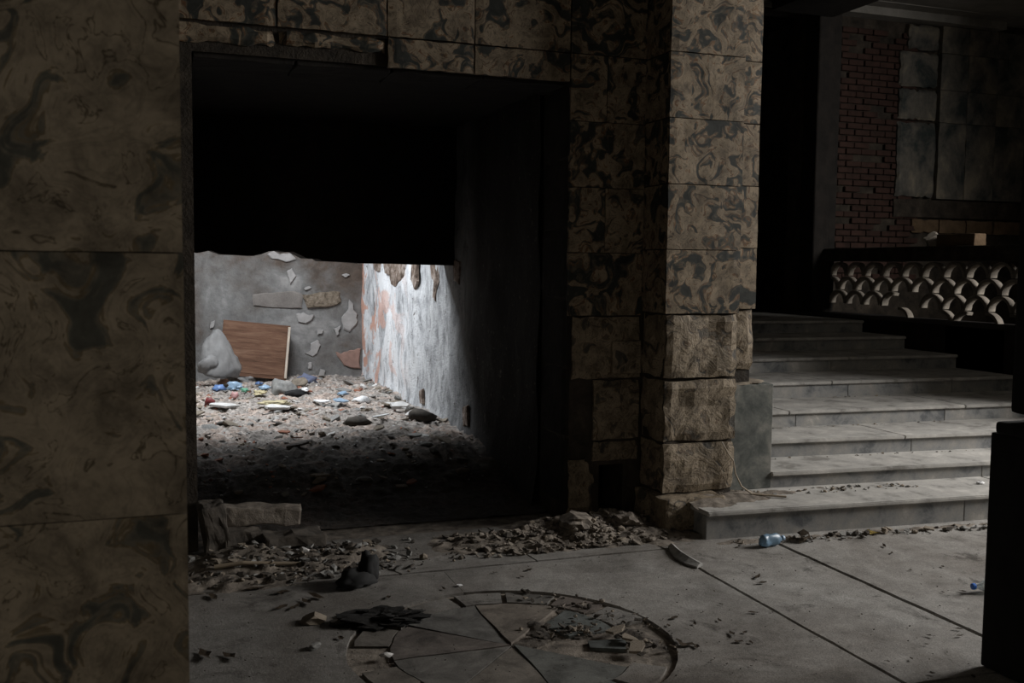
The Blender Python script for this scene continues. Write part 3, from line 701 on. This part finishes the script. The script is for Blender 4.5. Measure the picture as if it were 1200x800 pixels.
hA = mound('rubble_heap', 'low heap of dusty plaster rubble below the wall beside the opening', [(1.75, 5.42, .30, .24, .035), (2.1, 5.36, .35, .25, .05), (2.42, 5.40, .34, .26, .085), (2.75, 5.30, .30, .24, .05), (2.65, 5.52, .3, .2, .10), (2.3, 5.6, .3, .2, .07)], 1.35, 3.1, 4.95, 5.74, M['dust'])
hB = mound('rubble_heap', 'dark debris heap around the stone slab at left of the opening', [(.45, 5.45, .35, .28, .08), (.8, 5.35, .35, .22, .05), (1.05, 5.45, .2, .18, .04), (.35, 5.1, .4, .18, .03)], -.3, 1.5, 4.75, 5.95, M['dust'])
hC = mound('rubble_dust', 'pale dust and crumbs drifted over the left end of the lowest step', [(3.2, 5.33, .22, .20, .05), (3.45, 5.35, .25, .15, .05), (3.75, 5.38, .25, .10, .022), (4.1, 5.42, .3, .06, .012)], 3.05, 4.9, 5.07, 5.5, M['dust'], base=.163, amp=.010)
hD = mound('rubble_dust', 'line of grit swept against the riser of the lowest step', [(3.25+.3*k, 4.97-.022*k, .22, .07, .016) for k in range(9)], 2.95, 5.8, 4.7, 5.05, M['dust'], amp=.012)
hE = mound('rubble_dust', 'dirt filling the broken pit in the floor medallion', [(1.74, 3.98, .22, .14, .012), (1.97, 3.80, .1, .16, .018), (1.86, 4.2, .12, .10, .016), (1.5, 3.9, .12, .06, .014), (1.6, 4.08, .12, .16, .018)], 1.3, 2.2, 3.5, 4.5, M['darkdirt'], base=-.010, amp=.02, res=.009)

# ------------------------------------------------------------ individual chunks
ROCK = {}; ACC = {}
def flush_acc():
    lab = {'crumbs on the wall-side rubble heap': 'fine plaster crumbs spread over the rubble heap below the wall', 'crumbs in the left debris heap': 'fine dark crumbs spread over the debris left of the opening',
           'chips along the lowest riser': 'fine chips swept along the foot of the lowest step', 'chips on the lowest step': 'tiny chips in the dust on the lowest step', 'chips on the middle treads': 'tiny chips at the back of the middle treads',
           'crumbs in the medallion pit': 'fine stone crumbs in the broken pit of the floor medallion', 'fragments': 'small broken fragments strewn over the back room rubble', 'grit': 'sparse dark grit scattered on the floor slabs'}
    for g_, L in ACC.items():
        v = []; f = []; mi = []; mats = []
        for me, mx in L:
            m = me.materials[0]
            if m not in mats: mats.append(m)
            b = len(v); v += [mx @ q.co for q in me.vertices]
            for p in me.polygons: f.append(tuple(b+i for i in p.vertices)); mi.append(mats.index(m))
        me = mesh('crumbs', v, f)
        for m in mats: me.materials.append(m)
        me.polygons.foreach_set('material_index', mi)
        o = link('crumbs', me); tag(o, lab[g_], 'rubble', kind='stuff')
for mn in ('chunk_tan', 'chunk_grey', 'chunk_white', 'chunk_brick', 'chunk_dark', 'dust'):
    ROCK[mn] = []
    for s in range(3):
        a = rock_mesh('chunk', 1, .8, .5, s*3+len(ROCK), 1, .5, cuts=4); a.materials.append(M[mn])
        b = shard_mesh('shard', 1, .25, s*5+len(ROCK)); b.materials.append(M[mn]); ROCK[mn] += [a, b]
def chunk(x, y, z, s, mn, lab, grp, name='rubble_chunk', flatness=1, tilt=.5, cat='rubble', idx=None):
    me = random.choice(ROCK[mn]) if idx is None else ROCK[mn][idx]
    if s < .021 and grp:
        ACC.setdefault(grp, []).append((me, Matrix.Translation((x, y, z)) @ Euler((random.uniform(-tilt, tilt), random.uniform(-tilt, tilt), random.uniform(0, 6.28))).to_matrix().to_4x4() @ Matrix.Diagonal((s, s*random.uniform(.7, 1.2), s*flatness, 1)))); return
    if grp:
        cn = {'chunk_tan': 'tan', 'chunk_grey': 'grey', 'chunk_white': 'whitish', 'chunk_brick': 'reddish', 'chunk_dark': 'dark', 'dust': 'dusty brown'}[mn]
        if 'back room' not in lab: lab = cn+' '+lab; grp = cn+' '+grp
        elif 'rubble' in lab:
            sz = 'large' if s > .062 else 'middling' if s > .042 else 'small'
            zn = ('at the far end' if y > 10.4 else 'halfway down' if y > 8.9 else 'at the shadowed near end of')+(' the back room' if y > 8.9 else ' the back room')+(', left side' if x < .85 else ', middle' if x < 1.6 else ', right side')
            lab = sz+' '+lab.split(' in ')[0]+' '+zn; grp = lab
        name = 'wall_rubble_chunk' if 'wall' in lab and 'back' not in lab else 'plaster_crumb' if 'wall-side' in grp or 'heap below' in grp else 'debris_crumb' if 'debris' in grp else 'stone_chip' if 'chip' in grp else 'stone_crumb' if 'medallion' in grp else name
    o = link(name, me, None, None, (x, y, z), (random.uniform(-tilt, tilt), random.uniform(-tilt, tilt), random.uniform(0, 6.28)))
    o.scale = (s, s*random.uniform(.7, 1.2), s*flatness); tag(o, lab, cat, grp); return o
KW = ['chunk_tan']*4+['chunk_grey']*4+['chunk_white']*2+['chunk_brick']*2+['chunk_dark']*2
for k in range(230):
    y = random.uniform(7.7, 12.0) if k < 190 else random.uniform(6.6, 7.8); x = random.uniform(.0, 2.33)
    if y > 11.4 and x < 1.55: continue
    s = random.choice((.03, .04, .05, .06, .085))*random.uniform(.7, 1.2)
    mn = random.choice(KW)
    lab = {'chunk_tan': 'broken tan mortar chunk in the lit back room rubble', 'chunk_grey': 'grey plaster chunk in the lit back room rubble', 'chunk_white': 'white plaster shard in the lit back room rubble',
           'chunk_brick': 'red brick fragment in the lit back room rubble', 'chunk_dark': 'dark stone fragment in the back room rubble'}[mn]
    chunk(x, y, bed_h(x, y)+s*.12, s, mn, lab, lab.split(' in ')[0]+'s in the back room', flatness=.6 if s > .05 else .8, tilt=.3)
# rubble against the white wall foot
for k in range(24):
    y = random.uniform(8.2, 12.0); x = 2.36-abs(random.gauss(0, .09)); s = random.uniform(.04, .09)
    chunk(x, y, bed_h(x, y)+.02, s, random.choice(('chunk_grey', 'chunk_white', 'chunk_tan')), 'plaster lump fallen at the foot of the peeling white wall', 'lumps below the white wall', flatness=.7)
for k in range(1100):
    x = random.gauss(2.3, .38); y = random.uniform(5.1, 5.6)
    if not 1.5 < x < 2.95: continue
    s = random.choice((.004, .006, .006, .009, .009, .012, .012, .016, .020, .024, .034))
    chunk(x, y, max(0, hA(x, y))+s*.2, s, random.choice(('dust', 'dust', 'dust', 'dust', 'chunk_tan', 'chunk_dark')), 'small plaster crumb on the rubble heap below the wall', 'crumbs on the wall-side rubble heap')
for x, y, z, q, lab in ((2.36, 5.40, .085, .13, 'largest rounded mortar lump on the heap below the wall'), (2.70, 5.38, .06, .10, 'second large mortar lump, right on the heap below the wall')):
    o = link('mortar_lump', rock_mesh('c', q, q*.8, q*.5, 61+int(q*100), 3, .5, 2.2, 3), M['dust'], None, (x, y, z), (.1, .1, q*9)); tag(o, lab, 'rubble')
for k in range(600):
    x = random.gauss(.75, .38); y = random.uniform(5.0, 5.6)
    if not .1 < x < 1.4: continue
    s = random.choice((.004, .006, .006, .009, .012, .012, .016, .020, .025, .034))
    chunk(x, y, max(0, hB(x, y))+s*.2, s, random.choice(('chunk_tan', 'chunk_dark', 'chunk_dark', 'chunk_grey')), 'small crumb in the dark debris left of the opening', 'crumbs in the left debris heap')
for k in range(170):
    x = random.uniform(3.15, 5.4); y = 5.0-.085*(x-3.06)+random.uniform(-.13, -.0); s = random.choice((.005, .008, .010, .010, .016, .016, .024, .034))
    chunk(x, y, s*.3, s, random.choice(('chunk_tan', 'chunk_grey', 'chunk_dark', 'chunk_grey')), 'small chip lying along the foot of the lowest step', 'chips along the lowest riser')
for k in range(90):
    x = random.uniform(3.1, 4.8); s = random.choice((.008, .012, .02))
    y = 5.40+random.uniform(-.1, .05)-.08*(x-3.8)
    chunk(x, y, max(.163, hC(x, y))+s*.2, s, random.choice(('chunk_tan', 'chunk_grey')), 'tiny chip in the dust on the lowest step', 'chips on the lowest step')
for i in range(1, 4):
    for k in range(30):
        x = random.uniform(3.95, 6.0); s = random.choice((.006, .010, .014))
        a = FL[i+1][1]+(x-3.8)*(FR[i+1][1]-FL[i+1][1])/(FR[i+1][0]-3.8)-random.uniform(.01, .05)
        chunk(x, a, zs[i]+s*.25, s, random.choice(('chunk_tan', 'chunk_grey')), 'tiny chip lying at the back of a middle tread', 'chips on the middle treads')
for k in range(220):     # medallion debris
    t = random.random()
    if t < .5: a = random.uniform(-.6, 1.2); r = random.uniform(.48, .70); x, y = CX+r*math.cos(a), CY+r*math.sin(a)
    else: x, y = random.gauss(1.75, .12), random.gauss(3.97, .07)
    s = random.choice((.003, .004, .006, .006, .008, .010, .014, .022))
    chunk(x, y, -.002+s*.3, s, random.choice(('dust', 'chunk_dark', 'chunk_dark', 'chunk_tan')), 'broken stone crumb in the pit of the floor medallion', 'crumbs in the medallion pit')
for k in range(1500):
    y = random.uniform(6.6, 12.05); x = random.uniform(.0, 2.36); s = random.uniform(.010, .020)
    chunk(x, y, bed_h(x, y)+s*.1, s, random.choice(KW), 'x', 'fragments', flatness=.8)
for k in range(260):
    p = onz(random.uniform(230, 1140), random.uniform(650, 798)); s = random.uniform(.0025, .006)
    chunk(p.x, p.y, s*.3, s, 'chunk_dark', 'x', 'grit')
flush_acc()
for k, (px, py, s) in enumerate(((738, 752, .05), (722, 742, .06), (745, 762, .06))):
    p = onz(px, py); chunk(p.x, p.y, .012, s, 'chunk_tan', ['pinkish broken slab piece tilted on the right rim of the medallion', 'grey broken slab piece behind the tilted one on the medallion rim', 'flat slab piece nearest the viewer on the medallion right rim'][k], None, idx=1+2*(k % 3), flatness=.8, tilt=.25, name='slab_fragment')

o = link('paper_scrap', shard_mesh('paper_scrap', .02, .003, 33), M['paper'], None, onz(539, 686)+Vector((0, 0, .003))); tag(o, 'small white paper scrap on the floor behind the medallion', 'litter')
# scattered dry leaf scraps on the floor
lm = []
for s in range(4):
    rr = random.Random(s); n = 8; v = [(0, 0, .006)]
    for i in range(n):
        a = 2*PI*i/n; q = rr.uniform(.5, 1.1)*(1.3 if i % 4 == 0 else .8); v.append((q*math.cos(a), q*.6*math.sin(a), rr.uniform(0, .4)))
    me = mesh('leaf_scrap', v, [(0, i+1, (i+1) % n+1) for i in range(n)]); me.materials.append(M['leaf']); lm.append(me)
def leaf(px, py, s, lab='dry brown leaf scrap on the floor slabs near the medallion', grp='dry scraps on the floor slabs', mt=None):
    p = onz(px, py); me = random.choice(lm)
    if mt: me = me.copy(); me.materials.clear(); me.materials.append(mt)
    o = link('leaf_scrap', me, None, None, (p.x, p.y, .002), (0, 0, random.uniform(0, 6.28))); o.scale = (s, s, s*.6); tag(o, lab, 'leaf', grp); return o
for px, py, s in ((756, 726, .02), (790, 724, .03), (783, 733, .02), (843, 727, .02), (814, 731, .02), (765, 735, .018), (858, 743, .03), (873, 741, .02), (866, 752, .03), (880, 753, .02), (805, 756, .05), (796, 752, .03), (817, 758, .03), (884, 718, .025), (845, 708, .015),
                  (795, 697, .012), (620, 668, .03), (611, 676, .02), (580, 671, .018), (888, 676, .035), (893, 683, .03), (1036, 640, .03), (1045, 648, .02), (1068, 668, .02), (1105, 664, .02), (1128, 693, .02), (1105, 694, .015), (1123, 737, .02), (1090, 745, .02), (1093, 789, .02), (1068, 772, .015),
                  (1040, 775, .012), (940, 690, .01), (1010, 720, .012), (960, 745, .01), (1141, 793, .02), (1125, 745, .018), (1085, 755, .012), (700, 706, .012), (730, 700, .01)):
    leaf(px, py, s)
for px, py, s in ((348, 668, .04), (372, 700, .05), (330, 695, .05), (345, 712, .04), (360, 706, .05), (520, 690, .02), (300, 690, .05), (250, 700, .05), (240, 768, .06), (270, 770, .05), (455, 700, .03), (400, 748, .03), (330, 712, .04)):
    leaf(px, py, s, 'dark crumpled leaf scrap on the shadowed floor at left', 'dark scraps on the left floor')
leaf(1022, 625, .07, 'yellowed leaf lying by the foot of the lowest step', None, M['leaf_yellow'])
p = onz(941, 632); o = link('leaf', lm[1].copy(), None, None, (p.x, p.y, .01), (.2, .1, 1)); o.scale = (.12, .11, .12); tag(o, 'large dark curled leaf beside the crushed blue bottle', 'leaf')
o = link('paper_scrap', crumple_mesh('paper_scrap', .035, .02, .015, 4, 2), M['paper'], None, onz(1149, 565, .175)); o.location.z = .172; tag(o, 'crumpled white paper scrap at the right end of the lowest step', 'litter')

# ============================================================ OBJECTS IN THE BACK ROOM
zb = .27
bd = empty('wooden_board', (1.1, 11.85, .25)); tag(bd, 'brown wooden board leaning on the back wall', 'board')
bd.rotation_euler = (math.radians(-13), math.radians(6), math.radians(-3))
bd.location = ony(296, 441, 11.78)
link('board', bevbox('board', .76, .022, .64, .003, 1), M['wood'], bd, (0, 0, .31)).rotation_euler = (0, 0, 0)
link('face_sheet', bevbox('face_sheet', .71, .006, .56, .003, 1, .002, 5), M['wood'], bd, (-.012, -.013, .31))
link('edge_strip', bevbox('edge_strip', .028, .05, .61, .004, 1), M['wood_pale'], bd, (.37, .005, .31))
link('side_board', bevbox('side_board', .02, .20, .57, .003, 1), M['wood_grey'], bd, (.378, .12, .30))
sk = empty('white_sack', ony(258, 437, 11.45)); tag(sk, 'dusty white plastic sack slumped left of the leaning board', 'sack')
v_ = crumple_mesh('sack_body', .22, .17, .33, 2, 4, .28, .9); [setattr(q_, 'co', Vector((q_.co.x*(1.25 if q_.co.x > 0 else .9)-.3*max(0, q_.co.z), q_.co.y*(1-.9*max(0, q_.co.z)), q_.co.z*(1.15-.5*max(0, q_.co.x/.25))))) for q_ in v_.vertices]; o = link('sack_body', v_, M['bag'], sk, (-.02, 0, .10), (0, .35, 0), smooth=True)
o = link('sack_mouth', crumple_mesh('sack_mouth', .10, .09, .13, 6, 3, .35, 1), M['bag'], sk, (-.12, -.12, .10), (0, -.7, 0), smooth=True)
def litter(name, px, py, me, mat, lab, cat='litter', rot=(0, 0, 0), Yr=None, dz=0, smooth=True):
    # march the ray down to the rubble surface
    r = ray(px, py); p = Vector((0, 0, H)); t = 6/r.y
    while t*r.y < 12:
        q = p+r*t
        if q.z <= bed_h(q.x, q.y)+.005: break
        t += .01/r.y
    q = p+r*t; q.z = bed_h(q.x, q.y)+dz
    o = link(name, me, mat, None, q, rot, smooth=smooth); tag(o, lab, cat); return o
litter('blue_cloth', 359, 449, crumple_mesh('c', .13, .09, .085, 3, 3), M['blue_cloth'], 'crumpled navy blue cloth right of the leaning board foot', 'cloth', dz=.03)
litter('cement_lump', 334, 460, rock_mesh('c', .15, .12, .11, 5, 3, .4), M['chunk_grey'], 'large grey cement lump in front of the leaning board', 'rubble', (0, .2, .4), dz=.04)
litter('cement_lump', 352, 453, rock_mesh('c', .10, .08, .07, 8, 3, .4), M['chunk_tan'], 'smaller tan lump beside the navy blue cloth', 'rubble', (0, .2, .4), dz=.04)
sh = empty('shoe'); o_ = litter('sole', 347, 464, crumple_mesh('sole', .14, .055, .05, 9, 3, .25), M['blackp'], 'x', 'x')
sh.location = o_.location; sh.rotation_euler = (0, 0, .35); o_.parent = sh; o_.location = (0, 0, .03); o_.name = 'upper'
for k_ in ('label', 'category'): del o_[k_]
tag(sh, 'black shoe with a white toe patch in front of the navy cloth', 'shoe')
link('toe_patch', crumple_mesh('toe_patch', .045, .04, .03, 5, 2, .4), M['paper'], sh, (.09, -.02, .065)); link('sole', bevbox('sole', .27, .09, .02, .008, 2), M['blackp'], sh, (0, 0, .008))
litter('blue_plastic', 256, 458, crumple_mesh('c', .075, .06, .045, 12, 2, .7), M['blue'], 'bright blue plastic scrap in front of the white sack', dz=.03)
litter('blue_wrapper', 310, 457, crumple_mesh('c', .08, .05, .04, 14, 2, .7), M['blue_pale'], 'light blue wrapper below the middle of the leaning board', dz=.03)
litter('blue_plastic', 303, 452, crumple_mesh('c', .05, .05, .03, 17, 2, .7), M['blue'], 'small blue scrap just under the leaning board', dz=.03)
litter('orange_wrapper', 262, 451, crumple_mesh('c', .08, .05, .04, 18, 2, .7), M['orange'], 'orange brown wrapper below the white sack', dz=.03)
litter('green_plastic', 287, 461, crumple_mesh('c', .05, .04, .04, 19, 2, .7), M['green'], 'green plastic scrap left of the yellow papers', dz=.03)
litter('clear_bag', 276, 456, crumple_mesh('c', .10, .07, .06, 20, 3, .8), M['blue_pale'], 'pale bluish crumpled bag beside the green scrap', dz=.02)
litter('grey_bag', 290, 447, crumple_mesh('c', .12, .08, .06, 21, 3, .8), M['bag'], 'grey crumpled bag under the leaning board', dz=.02)
litter('pink_wrapper', 275, 466, crumple_mesh('c', .04, .04, .05, 22, 2, .7), M['pink'], 'pink wrapper left of the yellow papers', dz=.02)
litter('red_plastic', 246, 475, crumple_mesh('c', .05, .05, .06, 23, 2, .7), M['darkred'], 'dark red plastic lump next to the left jamb', dz=.02)
litter('yellow_paper', 322, 475, crumple_mesh('c', .15, .10, .025, 24, 3, .8), M['yellow'], 'larger crumpled yellow paper in front of the shoe', 'paper', dz=.02)
litter('yellow_paper', 305, 462, crumple_mesh('c', .07, .10, .03, 25, 3, .8), M['yellow'], 'smaller yellow paper behind the larger one', 'paper', dz=.02)
litter('white_paper', 378, 474, shard_mesh('c', .09, .01, 3), M['paper'], 'flat white paper sheet left of the pale blue sheet', 'paper', (.1, .05, .2), dz=.035, smooth=False)
litter('white_paper', 398, 474, shard_mesh('c', .12, .01, 7), M['blue_pale'], 'flat pale blue sheet in the middle of the lit rubble', 'paper', (.1, -.05, 1.2), dz=.035, smooth=False)
litter('white_paper', 424, 471, crumple_mesh('c', .10, .07, .05, 27, 2, .7), M['paper'], 'crumpled white paper near the peeling white wall', 'paper', dz=.02)
litter('blue_wrapper', 401, 463, crumple_mesh('c', .06, .05, .03, 28, 2, .7), M['blue_pale'], 'pale blue wrapper behind the flat pale sheet', dz=.02)
litter('dark_stone', 415, 497, rock_mesh('c', .14, .09, .05, 31, 2), M['chunk_dark'], 'dark flat stone at the near edge of the lit rubble', 'stone', dz=.02)
litter('dark_stone', 495, 492, rock_mesh('c', .13, .10, .08, 32, 2), M['chunk_dark'], 'dark rounded stone by the foot of the white wall', 'stone', dz=.03)
litter('plaster_slab', 468, 481, shard_mesh('c', .13, .03, 9), M['chunk_white'], 'broad white plaster slab by the foot of the white wall', 'rubble', (.15, -.1, .3), dz=.04, smooth=False)
litter('wood_lath', 446, 493, bevbox('c', .28, .03, .012, .003, 1), M['paper'], 'thin pale lath lying on the rubble near the white wall', 'lath', (0, .05, .9), dz=.04, smooth=False)
litter('plaster_slab', 262, 480, shard_mesh('c', .15, .02, 12), M['chunk_white'], 'long pale plaster slab near the left jamb', 'rubble', (.05, .1, .1), dz=.035, smooth=False)
litter('plaster_slab', 325, 482, shard_mesh('c', .17, .02, 14), M['chunk_white'], 'pale plaster slab in front of the yellow papers', 'rubble', (.05, .1, .1), dz=.035, smooth=False)

# ============================================================ FOREGROUND LEFT DEBRIS
o = link('stone_slab', bevbox('stone_slab', .44, .16, .10, .012, 2, .018, 11), M['dust'], None, onz(307, 640)+Vector((0, .05, .175)), (0, .05, -.06)); tag(o, 'broken tan stone slab lying across the debris left of the opening', 'stone')
o = link('upright_stone', bevbox('upright_stone', .13, .16, .28, .014, 2, .018, 13), M['chunk_dark'], None, onz(252, 650)+Vector((0, .04, .145)), (.05, -.12, .1)); tag(o, 'upright stone leaning by the left jamb', 'stone')
o = link('flat_stone', bevbox('flat_stone', .34, .2, .07, .012, 2, .02, 14), M['chunk_dark'], None, onz(345, 645)+Vector((0, .05, .06)), (0, .03, .1)); tag(o, 'dark flat stone under the right end of the tan slab', 'stone')
o = link('stone_support', bevbox('stone_support', .2, .14, .1, .012, 2, .02, 19), M['chunk_dark'], None, onz(285, 648)+Vector((0, .06, .075)), (0, .03, .1)); tag(o, 'dark stone under the left end of the tan slab', 'stone')
o = link('wooden_stick', tube_mesh('wooden_stick', [(-.22, .02, .02), (-.08, 0, .035), (.08, -.01, .02), (.22, -.03, .012)], .012, .009), M['root'], None, onz(303, 668)+Vector((0, 0, .012))); tag(o, 'pale broken stick lying in front of the debris', 'stick')
o = link('white_pebble', rock_mesh('c', .03, .025, .02, 41, 2), M['chunk_white'], None, onz(357, 655)+Vector((0, 0, .05))); tag(o, 'small white pebble right of the two tan stones', 'stone')
o = link('white_pebble', rock_mesh('c', .025, .025, .02, 42, 2), M['chunk_white'], None, onz(285, 656)+Vector((0, 0, .04))); tag(o, 'small white pebble behind the pale stick', 'stone')
bt = empty('black_boot', onz(424, 684)); tag(bt, 'black crumpled boot on the floor in the shadow', 'boot')
link('foot', crumple_mesh('foot', .11, .07, .06, 51, 3, .35), M['blackp'], bt, (-.03, -.02, .03), (0, 0, .3), smooth=True); link('shaft', crumple_mesh('shaft', .065, .06, .11, 52, 3, .4), M['blackp'], bt, (.035, .02, .06), (0, .2, 0), smooth=True)
rg = link('black_rag', crumple_mesh('black_rag', .20, .11, .035, 55, 4, .55, 2.6), M['rag'], None, onz(448, 726)+Vector((0, 0, .008)), (0, 0, -.1)); tag(rg, 'flat black rag left of the floor medallion', 'rag')
for px, py, sx, lab, mt in ((367, 728, .07, 'flat tan stone left of the black rag', 'chunk_tan'), (398, 731, .045, 'flat dark stone touching the black rag', 'chunk_dark'), (368, 759, .035, 'small pale stone in front of the black rag', 'chunk_grey'), (452, 768, .03, 'small white stone nearest the viewer left of the medallion', 'chunk_white')):
    o = link('flat_stone', rock_mesh('c', sx, sx*.7, sx*.4, int(px), 2), M[mt], None, onz(px, py)+Vector((0, 0, sx*.2))); tag(o, lab, 'stone')

# curled strip at the groove end, root on the pilaster, bottles
a = [onz(x, y) for x, y in ((783, 641), (786, 648), (792, 655), (802, 661), (817, 666))]
b = [onz(x, y) for x, y in ((791, 640), (797, 646), (804, 651), (815, 657), (824, 662))]
v = []; f = []
for k in range(5):
    hgt = .018*math.sin(PI*(k+.5)/5)
    for p, hh in ((a[k], .006), (a[k].lerp(b[k], .5), .012+hgt), (b[k], .004)): v.append((p.x, p.y, hh+.004))
    for p, hh in ((b[k], 0), (a[k], 0)): v.append((p.x, p.y, hh))
for k in range(4):
    for j in range(5): f.append((k*5+j, k*5+(j+1) % 5, (k+1)*5+(j+1) % 5, (k+1)*5+j))
f += [(4, 3, 2, 1, 0), (20, 21, 22, 23, 24)]
o = link('flooring_strip', mesh('flooring_strip', v, f), M['chunk_grey']); tag(o, 'curved grey strip of torn flooring at the end of the floor groove', 'strip')
pts = [(3.33, 5.36, .52), (3.36, 5.33, .45), (3.40, 5.33, .40), (3.41, 5.32, .32), (3.45, 5.31, .24), (3.52, 5.30, .19), (3.62, 5.27, .18), (3.72, 5.22, .175)]
rt = link('dry_root', tube_mesh('dry_root', pts, .003, .007), M['root']); tag(rt, 'thin pale dry root hanging from the pilaster foot onto the step', 'root')
rt2 = link('side_root', tube_mesh('side_root', [(3.38, 5.33, .42), (3.33, 5.325, .38), (3.30, 5.33, .33)], .004, .003, 6), M['root'], rt)
cb = empty('crushed_bottle', onz(903, 639)); tag(cb, 'crushed pale blue plastic bottle against the lowest step', 'bottle'); cb.rotation_euler = (0, 0, .15)
bm = bmesh.new(); me = lathe('body', [(.02, -.085), (.034, -.08), (.036, -.05), (.034, -.045), (.036, -.03), (.034, 0), (.036, .03), (.034, .06), (.02, .085), (.013, .095), (.013, .105)], 18)
for q in me.vertices:
    c = q.co; n_ = noise.noise_vector(c*35)*.010; q.co = Vector((c.x+n_.x, c.y*.75+n_.y, c.z*.8+n_.z))
link('body', me, M['bottle_blue'], cb, (0, 0, .034), (0, PI/2, 0), smooth=True)
link('cap', lathe('cap', [(.014, 0), (.015, .002), (.015, .014), (.013, .016)], 16), M['blue_pale'], cb, (.086, 0, .034), (0, PI/2, 0))
pb = empty('plastic_bottle', onz(1141, 694)); tag(pb, 'clear plastic bottle with a vivid blue cap beside the dark column', 'bottle')
pb.rotation_euler = (0, 0, math.radians(-12))
link('body', lathe('body', [(.026, 0), (.031, .006), (.031, .05), (.029, .055), (.031, .06), (.031, .12), (.026, .14), (.014, .165), (.012, .185)], 20), M['clear'], pb, (.19, 0, .031), (0, -PI/2, 0), smooth=True)
link('cap', lathe('cap', [(.0145, 0), (.016, .002), (.016, .014), (.0145, .017), (.008, .0175)], 20), M['cap'], pb, (.006, 0, .031), (0, -PI/2, 0))
